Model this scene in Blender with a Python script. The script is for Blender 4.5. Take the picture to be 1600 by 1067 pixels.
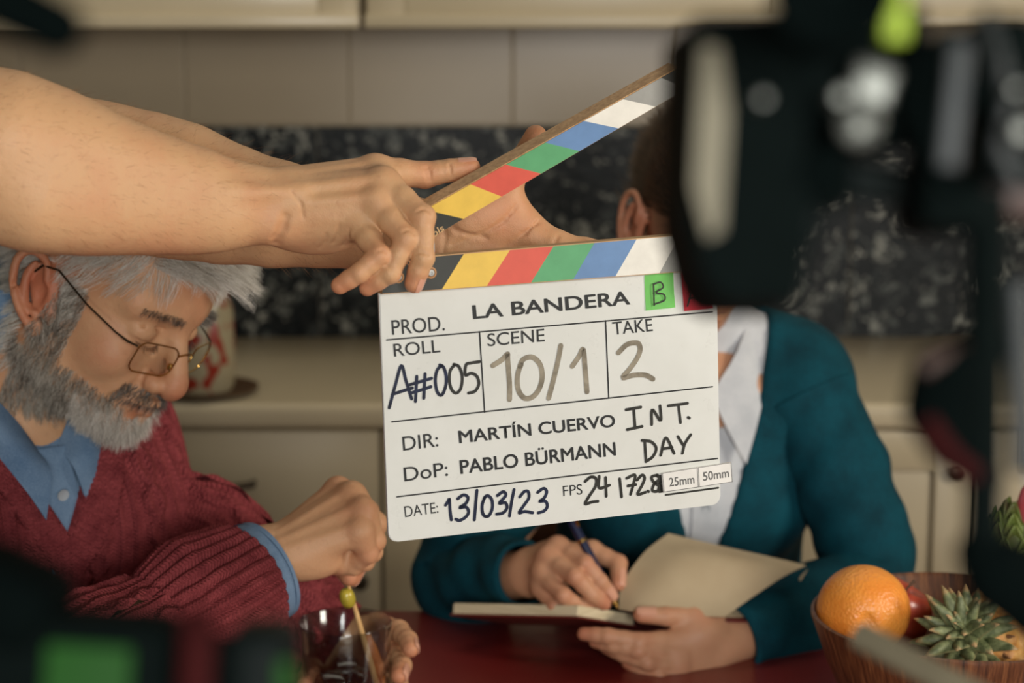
import bpy, bmesh, math, random
import numpy as np
from mathutils import Vector, Matrix, Quaternion

for _o in list(bpy.data.objects):
    bpy.data.objects.remove(_o, do_unlink=True)
SC = bpy.context.scene
COL = SC.collection
PI = math.pi

# ------------------------------------------------------------------ camera
LENS, PITCH, CAMZ = 70.0, math.radians(10.0), 1.50
F = 1600 * LENS / 36.0
CAM = Vector((0, 0, CAMZ))
RIGHT = Vector((1, 0, 0))
FWD = Vector((0, math.cos(PITCH), -math.sin(PITCH)))
UP = Vector((0, math.sin(PITCH), math.cos(PITCH)))
cd = bpy.data.cameras.new('camera')
cd.lens = LENS
cd.sensor_width = 36
cd.clip_start = 0.02
cd.dof.use_dof = True
cd.dof.focus_distance = 1.57
cd.dof.aperture_fstop = 3.6
co = bpy.data.objects.new('camera', cd)
co.location = CAM
co.rotation_euler = (PI / 2 - PITCH, 0, 0)
COL.objects.link(co)
SC.camera = co

# ------------------------------------------------------------------ view, world, lights
SC.view_settings.view_transform = 'Standard'
SC.view_settings.look = 'None'
SC.view_settings.gamma = 1
SC.view_settings.use_curve_mapping = False
SC.view_settings.exposure = 0.0
SC.cycles.use_denoising = True
SC.cycles.max_bounces = 8
SC.cycles.sample_clamp_indirect = 4.0

w = bpy.data.worlds.new('world')
SC.world = w
w.use_nodes = True
w.node_tree.nodes['Background'].inputs[0].default_value = (0.62, 0.85, 1.0, 1)
w.node_tree.nodes['Background'].inputs[1].default_value = 0.07


def area(name, loc, target, sx, sy, power, color):
    l = bpy.data.lights.new(name, 'AREA')
    l.shape = 'RECTANGLE'
    l.size, l.size_y = sx, sy
    l.energy = power
    l.color = color
    o = bpy.data.objects.new(name, l)
    o.location = loc
    d = Vector(target) - Vector(loc)
    o.rotation_euler = d.to_track_quat('-Z', 'Y').to_euler()
    COL.objects.link(o)
    return o


# key: large soft window-like film light, camera right
area('key_light', (0.46, -1.0, 1.64), (0.0, 1.6, 1.15), 0.7, 0.7, 41, (1.0, 0.985, 0.965))
# side light from the right, passing between the slate and the woman
area('side_light', (2.1, 0.75, 1.75), (-0.15, 1.8, 1.05), 0.6, 0.6, 34, (1.0, 0.92, 0.80))
# second soft source, low under the camera
area('second_light', (-0.22, -1.0, 0.98), (-0.2, 1.8, 1.0), 0.6, 0.5, 9, (1.0, 0.97, 0.91))
# soft top light over the kitchen
area('kitchen_light', (0.1, 2.75, 2.62), (0.0, 3.3, 1.0), 2.4, 0.5, 8.5, (1.0, 0.93, 0.78))


# ------------------------------------------------------------------ pixel -> place
def P(px, py, d):
    """world point seen at pixel (px,py) of the 1600x1067 photo, d metres along the view axis"""
    return CAM + FWD * d + RIGHT * ((px - 800) / F * d) - UP * ((py - 533.5) / F * d)


def cam_vec(r, u, t):
    """direction from right / up / toward-viewer components"""
    return (RIGHT * r + UP * u - FWD * t)


def N3(v):
    return np.array((v[0], v[1], v[2]), dtype=np.float64)


# ------------------------------------------------------------------ scene graph helpers
def tag(o, label=None, cat=None, group=None, kind=None):
    if label:
        o['label'] = label
    if cat:
        o['category'] = cat
    if group:
        o['group'] = group
    if kind:
        o['kind'] = kind
    return o


def thing(name, label, cat, loc=(0, 0, 0), rot=None, group=None):
    o = bpy.data.objects.new(name, None)
    o.empty_display_size = 0.05
    COL.objects.link(o)
    m = Matrix.Translation(Vector(loc))
    if rot is not None:
        m = m @ rot.to_4x4()
    o.matrix_world = m
    o['_m'] = [c for r in m for c in r]
    return tag(o, label, cat, group)


def pm(o):
    if '_m' in o:
        a = list(o['_m'])
        return Matrix([a[0:4], a[4:8], a[8:12], a[12:16]])
    return Matrix.Identity(4)


def put(name, me, mat=None, parent=None, mw=None, local=False):
    """link a mesh. mw: world matrix of the object (default identity = vertices in world space);
    local=True: vertices are in the parent's space"""
    o = bpy.data.objects.new(name, me)
    COL.objects.link(o)
    if mat is not None:
        for mm in (mat if isinstance(mat, (list, tuple)) else [mat]):
            me.materials.append(mm)
    m = mw if mw is not None else Matrix.Identity(4)
    if local and parent is not None:
        m = pm(parent)
    if parent is not None:
        o.parent = parent
        o.matrix_parent_inverse = Matrix.Identity(4)
        o.matrix_basis = pm(parent).inverted() @ m
    else:
        o.matrix_basis = m
    o['_m'] = [c for r in m for c in r]
    return o


def smooth(me, on=True):
    me.polygons.foreach_set('use_smooth', [on] * len(me.polygons))
    return me


def mesh_np(name, v, quads, uv=None, sm=True):
    """fast mesh from numpy arrays; quads (n,4) or (n,3)"""
    me = bpy.data.meshes.new(name)
    v = np.asarray(v, dtype=np.float32)
    q = np.asarray(quads, dtype=np.int32)
    n, k = q.shape
    me.vertices.add(len(v))
    me.vertices.foreach_set('co', v.ravel())
    me.loops.add(n * k)
    me.loops.foreach_set('vertex_index', q.ravel())
    me.polygons.add(n)
    me.polygons.foreach_set('loop_start', np.arange(0, n * k, k, dtype=np.int32))
    me.polygons.foreach_set('loop_total', np.full(n, k, dtype=np.int32))
    if uv is not None:
        ul = me.uv_layers.new(name='UVMap')
        ul.data.foreach_set('uv', np.asarray(uv, dtype=np.float32)[q.ravel()].ravel())
    me.update(calc_edges=True)
    me.validate()
    if sm:
        smooth(me)
    return me


def vattr(me, name, vals):
    a = me.attributes.new(name, 'FLOAT', 'POINT')
    a.data.foreach_set('value', np.asarray(vals, dtype=np.float32))


# small mesh builder: everything added ends up in ONE mesh
class MB:
    def __init__(s):
        s.bm = bmesh.new()

    def _xf(s, vs, m):
        for v in vs:
            v.co = m @ v.co

    def box(s, c, size, rot=None, bev=0.0, seg=2):
        r = bmesh.ops.create_cube(s.bm, size=1.0)
        vs = r['verts']
        for v in vs:
            v.co = Vector((v.co.x * size[0], v.co.y * size[1], v.co.z * size[2]))
        if bev > 0:
            es = list({e for v in vs for e in v.link_edges})
            rr = bmesh.ops.bevel(s.bm, geom=es, offset=bev, segments=seg, profile=0.5, affect='EDGES')
            vs = list({v for f in rr['faces'] for v in f.verts} | {v for v in vs if v.is_valid})
        m = Matrix.Translation(Vector(c))
        if rot is not None:
            m = m @ rot.to_4x4()
        s._xf(vs, m)
        return s

    def lathe(s, prof, c=(0, 0, 0), rot=None, n=32, cap=True):
        """prof: list of (radius, z)"""
        m = Matrix.Translation(Vector(c))
        if rot is not None:
            m = m @ rot.to_4x4()
        rings = []
        for r, z in prof:
            if r < 1e-7:
                rings.append([s.bm.verts.new(m @ Vector((0, 0, z)))])
            else:
                rings.append([s.bm.verts.new(m @ Vector((r * math.cos(2 * PI * i / n), r * math.sin(2 * PI * i / n), z))) for i in range(n)])
        for a, b in zip(rings, rings[1:]):
            if len(a) == 1 and len(b) == 1:
                continue
            for i in range(n):
                j = (i + 1) % n
                if len(a) == 1:
                    s.bm.faces.new((a[0], b[j], b[i]))
                elif len(b) == 1:
                    s.bm.faces.new((a[i], a[j], b[0]))
                else:
                    s.bm.faces.new((a[i], a[j], b[j], b[i]))
        if cap:
            if len(rings[0]) > 1:
                s.bm.faces.new(list(reversed(rings[0])))
            if len(rings[-1]) > 1:
                s.bm.faces.new(rings[-1])
        return s

    def cyl(s, a, b, r, r2=None, n=24, bev=0.0):
        a, b = Vector(a), Vector(b)
        r2 = r if r2 is None else r2
        L = (b - a).length
        q = (b - a).to_track_quat('Z', 'Y').to_matrix()
        if bev > 0:
            prof = [(r - bev, 0), (r, bev), (r2, L - bev), (r2 - bev, L)]
        else:
            prof = [(r, 0), (r2, L)]
        return s.lathe(prof, a, q, n)

    def tube(s, pts, r, n=10, cap=True, flat=None):
        """tube along points; r float or list; flat=(normal vector, factor) squashes the section"""
        pts = [Vector(p) for p in pts]
        rs = r if isinstance(r, (list, tuple)) else [r] * len(pts)
        t0 = (pts[1] - pts[0]).normalized()
        ref = Vector((0, 0, 1)) if abs(t0.z) < 0.9 else Vector((1, 0, 0))
        if flat:
            ref = Vector(flat[0])
        rings = []
        for i, p in enumerate(pts):
            a = pts[max(i - 1, 0)]
            b = pts[min(i + 1, len(pts) - 1)]
            t = (b - a).normalized()
            x = (ref - t * ref.dot(t)).normalized()
            y = t.cross(x)
            if not flat:
                ref = x
            fx = flat[1] if flat else 1.0
            rings.append([s.bm.verts.new(p + x * (rs[i] * fx * math.cos(2 * PI * k / n)) + y * (rs[i] * math.sin(2 * PI * k / n))) for k in range(n)])
        for a, b in zip(rings, rings[1:]):
            for i in range(n):
                j = (i + 1) % n
                s.bm.faces.new((a[i], a[j], b[j], b[i]))
        if cap:
            s.bm.faces.new(list(reversed(rings[0])))
            s.bm.faces.new(rings[-1])
        return s

    def prism(s, poly, thick, m):
        """poly: 2-D outline (x,y) in the plane of matrix m, extruded from z=0 to z=-thick"""
        a = [s.bm.verts.new(m @ Vector((x, y, 0))) for x, y in poly]
        b = [s.bm.verts.new(m @ Vector((x, y, -thick))) for x, y in poly]
        s.bm.faces.new(a)
        s.bm.faces.new(list(reversed(b)))
        n = len(a)
        for i in range(n):
            j = (i + 1) % n
            s.bm.faces.new((a[j], a[i], b[i], b[j]))
        return s

    def mesh(s, name, sm=False, angle=40):
        bmesh.ops.recalc_face_normals(s.bm, faces=s.bm.faces)
        me = bpy.data.meshes.new(name)
        s.bm.to_mesh(me)
        s.bm.free()
        if sm:
            smooth(me)
            if angle < 180:
                me.set_sharp_from_angle(angle=math.radians(angle))
        return me

    def build(s, name, mat=None, parent=None, sm=True, angle=40, mw=None, local=False):
        return put(name, s.mesh(name, sm, angle), mat, parent, mw, local)


def spline(pts, n):
    """Catmull-Rom through pts (any dimension), n samples"""
    p = np.asarray([list(q) for q in pts], dtype=np.float64)
    p = np.vstack([2 * p[0] - p[1], p, 2 * p[-1] - p[-2]])
    m = len(p) - 3
    out = []
    for t in np.linspace(0, m - 1e-9, n):
        i = int(t)
        u = t - i
        a, b, c, d = p[i], p[i + 1], p[i + 2], p[i + 3]
        out.append(0.5 * ((2 * b) + (-a + c) * u + (2 * a - 5 * b + 4 * c - d) * u * u + (-a + 3 * b - 3 * c + d) * u ** 3))
    return np.array(out)


# ------------------------------------------------------------------ signed distance volumes
def _g(lo, hi, res):
    n = np.ceil((hi - lo) / res).astype(int) + 1
    return n


class Vol:
    """dense distance field with smooth unions, meshed by surface nets"""

    def __init__(s, lo, hi, res):
        s.lo, s.res = np.array(lo, float), res
        s.n = _g(s.lo, np.array(hi, float), res)
        s.F = np.full(s.n, 1.0, np.float32)
        s.ax = [(s.lo[i] + np.arange(s.n[i]) * res).astype(np.float32) for i in range(3)]

    def sub(s, lo, hi):
        a = np.clip(np.floor((np.array(lo) - s.lo) / s.res).astype(int), 0, s.n)
        b = np.clip(np.ceil((np.array(hi) - s.lo) / s.res).astype(int) + 1, 0, s.n)
        if np.any(b <= a):
            return None
        sl = tuple(slice(a[i], b[i]) for i in range(3))
        X = s.ax[0][sl[0]][:, None, None]
        Y = s.ax[1][sl[1]][None, :, None]
        Z = s.ax[2][sl[2]][None, None, :]
        return sl, X, Y, Z

    def apply(s, prim, k, op='u', F=None):
        F = s.F if F is None else F
        fn, lo, hi = prim
        m = k + 4 * s.res + 0.002
        r = s.sub(np.array(lo) - m, np.array(hi) + m)
        if r is None:
            return
        sl, X, Y, Z = r
        d = fn(X, Y, Z).astype(np.float32)
        a = F[sl]
        if op == 'u':
            h = np.maximum(k - np.abs(a - d), 0) / max(k, 1e-9)
            F[sl] = np.minimum(a, d) - h * h * (k * 0.25)
        elif op == 's':
            d = -d
            h = np.maximum(k - np.abs(a - d), 0) / max(k, 1e-9)
            F[sl] = np.maximum(a, d) + h * h * (k * 0.25)

    def group(s, prims, k, kin):
        """prims united with each other (kin), then united with the field (k)"""
        lo = np.min([p[1] for p in prims], axis=0) - 0.03
        hi = np.max([p[2] for p in prims], axis=0) + 0.03
        r = s.sub(lo, hi)
        if r is None:
            return
        sl = r[0]
        T = np.full(s.n, 1.0, np.float32) if False else None
        v = Vol.__new__(Vol)
        v.lo = np.array([s.ax[i][sl[i].start] for i in range(3)], float)
        v.res = s.res
        v.n = np.array([sl[i].stop - sl[i].start for i in range(3)])
        v.F = np.full(v.n, 1.0, np.float32)
        v.ax = [s.ax[i][sl[i]] for i in range(3)]
        for p in prims:
            v.apply(p, kin)
        a, d = s.F[sl], v.F
        h = np.maximum(k - np.abs(a - d), 0) / max(k, 1e-9)
        s.F[sl] = np.minimum(a, d) - h * h * (k * 0.25)

    def sample(s, pts):
        """trilinear field value at points (n,3)"""
        q = (np.asarray(pts) - s.lo) / s.res
        q = np.clip(q, 0, s.n - 1.001)
        i = q.astype(int)
        f = q - i
        out = 0
        for a in (0, 1):
            for b in (0, 1):
                for c in (0, 1):
                    wgt = (f[:, 0] if a else 1 - f[:, 0]) * (f[:, 1] if b else 1 - f[:, 1]) * (f[:, 2] if c else 1 - f[:, 2])
                    out = out + wgt * s.F[i[:, 0] + a, i[:, 1] + b, i[:, 2] + c]
        return out

    def nets(s):
        Fd = s.F
        ins = Fd < 0
        c = ins[:-1, :-1, :-1].astype(np.int8)
        tot = np.zeros_like(c)
        for a in (0, 1):
            for b in (0, 1):
                for d in (0, 1):
                    tot += ins[a:a + c.shape[0], b:b + c.shape[1], d:d + c.shape[2]]
        act = np.argwhere((tot > 0) & (tot < 8))
        idx = np.full(c.shape, -1, np.int32)
        idx[act[:, 0], act[:, 1], act[:, 2]] = np.arange(len(act))
        corners = [(a, b, d) for a in (0, 1) for b in (0, 1) for d in (0, 1)]
        vals = {cc: Fd[act[:, 0] + cc[0], act[:, 1] + cc[1], act[:, 2] + cc[2]] for cc in corners}
        acc = np.zeros((len(act), 3))
        cnt = np.zeros(len(act))
        for axis in range(3):
            for cc in corners:
                if cc[axis] == 1:
                    continue
                e = list(cc)
                e[axis] = 1
                v0, v1 = vals[cc], vals[tuple(e)]
                cr = (v0 < 0) != (v1 < 0)
                t = np.where(cr, v0 / np.where(np.abs(v0 - v1) < 1e-12, 1, v0 - v1), 0)
                pnt = np.tile(np.array(cc, float), (len(act), 1))
                pnt[:, axis] = t
                acc += pnt * cr[:, None]
                cnt += cr
        v = (act + acc / np.maximum(cnt, 1)[:, None]) * s.res + s.lo
        quads = []
        for axis in range(3):
            o1, o2 = [(1, 2), (2, 0), (0, 1)][axis]
            sl0 = [slice(None)] * 3
            sl1 = [slice(None)] * 3
            sl0[axis] = slice(0, -1)
            sl1[axis] = slice(1, None)
            a, b = ins[tuple(sl0)], ins[tuple(sl1)]
            e = np.argwhere(a != b)
            ok = (e[:, o1] > 0) & (e[:, o2] > 0) & (e[:, o1] < c.shape[o1]) & (e[:, o2] < c.shape[o2])
            e = e[ok]
            flip = a[e[:, 0], e[:, 1], e[:, 2]]
            def at(d1, d2):
                q = e.copy()
                q[:, o1] -= d1
                q[:, o2] -= d2
                return idx[q[:, 0], q[:, 1], q[:, 2]]
            q = np.stack([at(1, 1), at(0, 1), at(0, 0), at(1, 0)], axis=1)
            q[~flip] = q[~flip][:, ::-1]
            quads.append(q)
        q = np.vstack(quads)
        q = q[np.all(q >= 0, axis=1)]
        return v, q


def _bb(pts, r):
    p = np.asarray(pts, float)
    return p.min(axis=0) - r, p.max(axis=0) + r


def rcone(a, b, ra, rb, sq=None):
    """tapered capsule; sq=(unit normal, f): thickness along the normal is radius / f"""
    a, b = N3(a), N3(b)
    ab = b - a
    l2 = max(float(ab @ ab), 1e-12)
    n = None
    if sq is not None:
        n = N3(sq[0])
        n = n / np.linalg.norm(n)
        g = sq[1] ** 2 - 1

    def fn(X, Y, Z):
        x, y, z = X - a[0], Y - a[1], Z - a[2]
        t = np.clip((x * ab[0] + y * ab[1] + z * ab[2]) / l2, 0, 1)
        x, y, z = x - t * ab[0], y - t * ab[1], z - t * ab[2]
        q = x * x + y * y + z * z
        if n is not None:
            q = q + g * (x * n[0] + y * n[1] + z * n[2]) ** 2
        return np.sqrt(q) - (ra + (rb - ra) * t)
    lo, hi = _bb([a, b], max(ra, rb))
    return fn, lo, hi


def ell(c, r, R=None):
    """ellipsoid, R 3x3 with columns = axes"""
    c = N3(c)
    r = np.array(r, float)
    R = np.eye(3) if R is None else np.array(R, float)

    def fn(X, Y, Z):
        x, y, z = X - c[0], Y - c[1], Z - c[2]
        u = [(x * R[0, i] + y * R[1, i] + z * R[2, i]) / r[i] for i in range(3)]
        k0 = np.sqrt(u[0] ** 2 + u[1] ** 2 + u[2] ** 2)
        k1 = np.sqrt((u[0] / r[0]) ** 2 + (u[1] / r[1]) ** 2 + (u[2] / r[2]) ** 2)
        return np.where(k1 < 1e-6, -min(r), k0 * (k0 - 1) / np.maximum(k1, 1e-6))
    m = float(max(r))
    return fn, c - m, c + m


def chain(pts, rs, sq=None):
    return [rcone(pts[i], pts[i + 1], rs[i], rs[i + 1], sq) for i in range(len(pts) - 1)]


def frame(fwd, up):
    """3x3 with columns x=fwd, y=left, z=up"""
    f = Vector(fwd).normalized()
    u = Vector(up)
    u = (u - f * u.dot(f)).normalized()
    l = u.cross(f)
    return Matrix(((f.x, l.x, u.x), (f.y, l.y, u.y), (f.z, l.z, u.z)))


def join_np(parts):
    vs, qs, off = [], [], 0
    for v, q in parts:
        vs.append(v)
        qs.append(q + off)
        off += len(v)
    return np.vstack(vs), np.vstack(qs)


# ------------------------------------------------------------------ materials
def s2l(c):
    return tuple(((x / 255.0) / 12.92 if x / 255.0 <= 0.04045 else (((x / 255.0) + 0.055) / 1.055) ** 2.4) for x in c)


class NT:
    def __init__(s, name):
        s.m = bpy.data.materials.new(name)
        s.m.use_nodes = True
        s.t = s.m.node_tree
        s.b = s.t.nodes['Principled BSDF']

    def n(s, typ, **kw):
        nd = s.t.nodes.new(typ)
        for k, v in kw.items():
            if k in nd.inputs:
                nd.inputs[k].default_value = v
            else:
                setattr(nd, k, v)
        return nd

    def l(s, a, b):
        s.t.links.new(a, b)

    def set(s, **kw):
        for k, v in kw.items():
            i = s.b.inputs[k.replace('_', ' ')]
            if isinstance(v, tuple) and len(v) == 3 and i.type == 'RGBA':
                v = v + (1,)
            i.default_value = v
        return s

    def ramp(s, fac, stops, interp='LINEAR'):
        r = s.n('ShaderNodeValToRGB')
        r.color_ramp.interpolation = interp
        e = r.color_ramp.elements
        while len(e) < len(stops):
            e.new(0.5)
        for el, (p, c) in zip(e, stops):
            el.position = p
            el.color = (c[0], c[1], c[2], 1) if not isinstance(c, float) else (c, c, c, 1)
        s.l(fac, r.inputs[0])
        return r.outputs[0]

    def coords(s, kind='Object', scale=(1, 1, 1), rot=(0, 0, 0)):
        tc = s.n('ShaderNodeTexCoord')
        mp = s.n('ShaderNodeMapping')
        mp.inputs['Scale'].default_value = scale
        mp.inputs['Rotation'].default_value = rot
        s.l(tc.outputs[kind], mp.inputs[0])
        return mp.outputs[0]

    def noise(s, vec, scale, detail=3, rough=0.55, out=0):
        nd = s.n('ShaderNodeTexNoise', Scale=scale, Detail=detail, Roughness=rough)
        if vec is not None:
            s.l(vec, nd.inputs['Vector'])
        return nd.outputs[out]

    def bump(s, h, strength=0.3, dist=0.001, base=None):
        b = s.n('ShaderNodeBump', Strength=strength, Distance=dist)
        s.l(h, b.inputs['Height'])
        if base is not None:
            s.l(base, b.inputs['Normal'])
        s.l(b.outputs[0], s.b.inputs['Normal'])
        return b.outputs[0]

    def mix(s, fac, a, b, mode='MIX'):
        m = s.n('ShaderNodeMix', data_type='RGBA', blend_type=mode)
        for sock, v in ((m.inputs[0], fac), (m.inputs[6], a), (m.inputs[7], b)):
            if isinstance(v, (int, float)):
                sock.default_value = v
            elif isinstance(v, tuple):
                sock.default_value = v + (1,) if len(v) == 3 else v
            else:
                s.l(v, sock)
        return m.outputs[2]

    def math(s, op, a, b=0.0):
        m = s.n('ShaderNodeMath', operation=op)
        for i, v in enumerate((a, b)):
            if isinstance(v, (int, float)):
                m.inputs[i].default_value = v
            else:
                s.l(v, m.inputs[i])
        return m.outputs[0]


def plain(name, col, rough=0.5, metal=0.0, spec=0.5, noise=0.06, nscale=40, bump=0.0, coat=0.0):
    t = NT(name)
    t.set(Roughness=rough, Metallic=metal)
    t.b.inputs['Specular IOR Level'].default_value = spec
    t.b.inputs['Coat Weight'].default_value = coat
    v = t.coords()
    nz = t.noise(v, nscale, 4)
    lo = tuple(x * (1 - noise) for x in col)
    hi = tuple(min(1, x * (1 + noise)) for x in col)
    t.l(t.ramp(nz, [(0.3, lo), (0.7, hi)]), t.b.inputs['Base Color'])
    if bump:
        t.bump(t.noise(v, nscale * 8, 3), bump, 0.0006)
    return t.m


def skin(name, base, red, spot, sss=0.12, pore=0.35):
    """base / red linear colours; vertex attribute 'tint' blends to red"""
    t = NT(name)
    v = t.coords()
    at = t.n('ShaderNodeAttribute', attribute_name='tint')
    big = t.noise(v, 22, 4, 0.6)
    f = t.math('ADD', t.math('MULTIPLY', at.outputs['Fac'], 0.85), t.math('MULTIPLY', t.math('SUBTRACT', big, 0.5), 0.9))
    f2 = t.n('ShaderNodeClamp')
    t.l(f, f2.inputs[0])
    c = t.mix(f2.outputs[0], base, red)
    sp = t.noise(v, 170, 2, 0.5)
    c = t.mix(t.ramp(sp, [(0.60, 0.0), (0.74, 0.12)]), c, spot)
    t.l(c, t.b.inputs['Base Color'])
    t.set(Roughness=0.52)
    t.b.inputs['Specular IOR Level'].default_value = 0.4
    t.b.inputs['Subsurface Weight'].default_value = sss
    t.b.inputs['Subsurface Radius'].default_value = (1.0, 0.35, 0.2)
    t.b.inputs['Subsurface Scale'].default_value = 0.006
    # pores and fine skin lines
    vo = t.n('ShaderNodeTexVoronoi', Scale=900.0)
    t.l(v, vo.inputs['Vector'])
    w1 = t.noise(v, 260, 4, 0.65)
    h = t.math('ADD', t.math('MULTIPLY', vo.outputs[0], 0.5), w1)
    b1 = t.n('ShaderNodeBump', Strength=pore, Distance=0.0007)
    t.l(h, b1.inputs['Height'])
    t.bump(t.noise(v, 70, 3, 0.6), pore * 0.8, 0.0022, b1.outputs[0])
    return t.m
cd.dof.focus_distance = 1.61
cd.dof.aperture_fstop = 4.8
# ================================================================== the kitchen
YW = 3.55                     # back wall
ZC = 0.884                    # counter top
ZT = 0.80                     # table top


def on_y(px, py, Y):
    d = FWD + RIGHT * ((px - 800) / F) - UP * ((py - 533.5) / F)
    return CAM + d * (Y / d.y)


def on_z(px, py, z):
    d = FWD + RIGHT * ((px - 800) / F) - UP * ((py - 533.5) / F)
    return CAM + d * ((z - CAMZ) / d.z)


def struct(name, mb, mat):
    o = mb.build(name, mat)
    return tag(o, kind='structure')


M_wall = plain('wall_paint', s2l((112, 106, 94)), 0.7, nscale=6, noise=0.03)
M_floor = plain('floor_terracotta', s2l((120, 84, 62)), 0.5, nscale=4, noise=0.12)
M_tile = plain('wall_tile', s2l((160, 146, 122)), 0.32, nscale=3, noise=0.05)
M_grout = plain('grout', s2l((176, 161, 136)), 0.8)
M_cream = plain('cream_lacquer', s2l((186, 172, 142)), 0.38, nscale=3, noise=0.03)
M_creamdark = plain('cream_groove', s2l((110, 98, 74)), 0.5)
M_counter = plain('counter_top', s2l((196, 182, 152)), 0.3, nscale=5, noise=0.04)
M_handle = plain('bronze_handle', s2l((70, 60, 46)), 0.35, metal=0.8)


def granite():
    t = NT('dark_granite')
    v = t.coords(scale=(1, 1, 1))
    vo = t.n('ShaderNodeTexVoronoi', Scale=40.0, feature='F1')
    t.l(t.mix(0.12, v, t.noise(v, 30, 3, 0.6, 1)), vo.inputs['Vector'])
    a = t.ramp(vo.outputs['Color'], [(0.30, s2l((8, 14, 16))), (0.47, s2l((30, 37, 38))), (0.56, s2l((92, 96, 92))), (0.85, s2l((160, 160, 150)))])
    d = t.ramp(vo.outputs['Distance'], [(0.28, 1.0), (0.62, 0.0)])
    c = t.mix(d, s2l((8, 15, 17)), a)
    c = t.mix(t.ramp(t.noise(v, 120, 2), [(0.5, 0.0), (0.7, 0.5)]), c, s2l((60, 62, 60)))
    t.l(c, t.b.inputs['Base Color'])
    t.set(Roughness=0.4)
    t.b.inputs['Specular IOR Level'].default_value = 0.25
    return t.m


M_granite = granite()

RX0, RX1, RY0, RY1, RZ = -2.6, 2.6, -2.4, YW, 2.75
struct('floor', MB().box((0, (RY0 + RY1) / 2, -0.05), (RX1 - RX0, RY1 - RY0, 0.1)), M_floor)
wall = struct('wall_back', MB().box((0, YW + 0.044, RZ / 2), (RX1 - RX0, 0.1, RZ)), M_grout)
struct('wall_left', MB().box((RX0 - 0.05, (RY0 + RY1) / 2, RZ / 2), (0.1, RY1 - RY0, RZ)), M_wall)
struct('wall_right', MB().box((RX1 + 0.05, (RY0 + RY1) / 2, RZ / 2), (0.1, RY1 - RY0, RZ)), M_wall)
struct('ceiling', MB().box((0, (RY0 + RY1) / 2, RZ + 0.05), (RX1 - RX0, RY1 - RY0, 0.1)), M_wall)

# wall tiles between granite and wall cabinets: each a piece of its own
TW = 0.289
x290 = on_y(290, 110, YW).x
tile_me = MB().box((0, 0, 0), (TW - 0.0025, 0.02, 0.285), bev=0.002).mesh('tile')
tile_me.materials.append(M_tile)
k0 = int((RX0 - x290) / TW)
for k in range(k0, 9):
    cx = x290 + (k + 0.5) * TW
    if cx + TW / 2 > RX1 or cx - TW / 2 < RX0:
        continue
    put('tile', tile_me, None, wall, Matrix.Translation((cx, YW + 0.0, 1.263 + 0.145)))
# granite splash back slabs
gw = 0.95
for k in range(-2, 3):
    cx = 0.13 + k * (gw + 0.002)
    put('granite_slab', MB().box((0, 0, 0), (gw, 0.025, 0.379), bev=0.001).mesh('granite_slab'), M_granite, wall,
        Matrix.Translation((cx, YW - 0.001, ZC + 0.1895)))

# worktop
worktop = MB().box((0, YW - 0.304, ZC - 0.02), (5.1, 0.598, 0.04), bev=0.012, seg=4).build('worktop', M_counter)
tag(worktop, 'long cream kitchen worktop under the black granite splashback', 'worktop')

# base cabinets: body, doors, drawers with handles
M_door = M_cream


def raised_door(w_, h_):
    """frame-and-panel front, centred, facing -y"""
    mb = MB()
    fr = 0.062
    t = 0.020
    mb.box((-w_ / 2 + fr / 2, 0, 0), (fr, t, h_), bev=0.003)
    mb.box((w_ / 2 - fr / 2, 0, 0), (fr, t, h_), bev=0.003)
    mb.box((0, 0, h_ / 2 - fr / 2), (w_ - 2 * fr, t, fr), bev=0.003)
    mb.box((0, 0, -h_ / 2 + fr / 2), (w_ - 2 * fr, t, fr), bev=0.003)
    return mb


def pull(w_):
    return MB().tube([(-w_ / 2, 0.012, 0), (-w_ / 2, -0.012, 0), (-w_ / 4, -0.02, -0.003), (0, -0.022, -0.004), (w_ / 4, -0.02, -0.003), (w_ / 2, -0.012, 0), (w_ / 2, 0.012, 0)], 0.006, 8)


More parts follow.
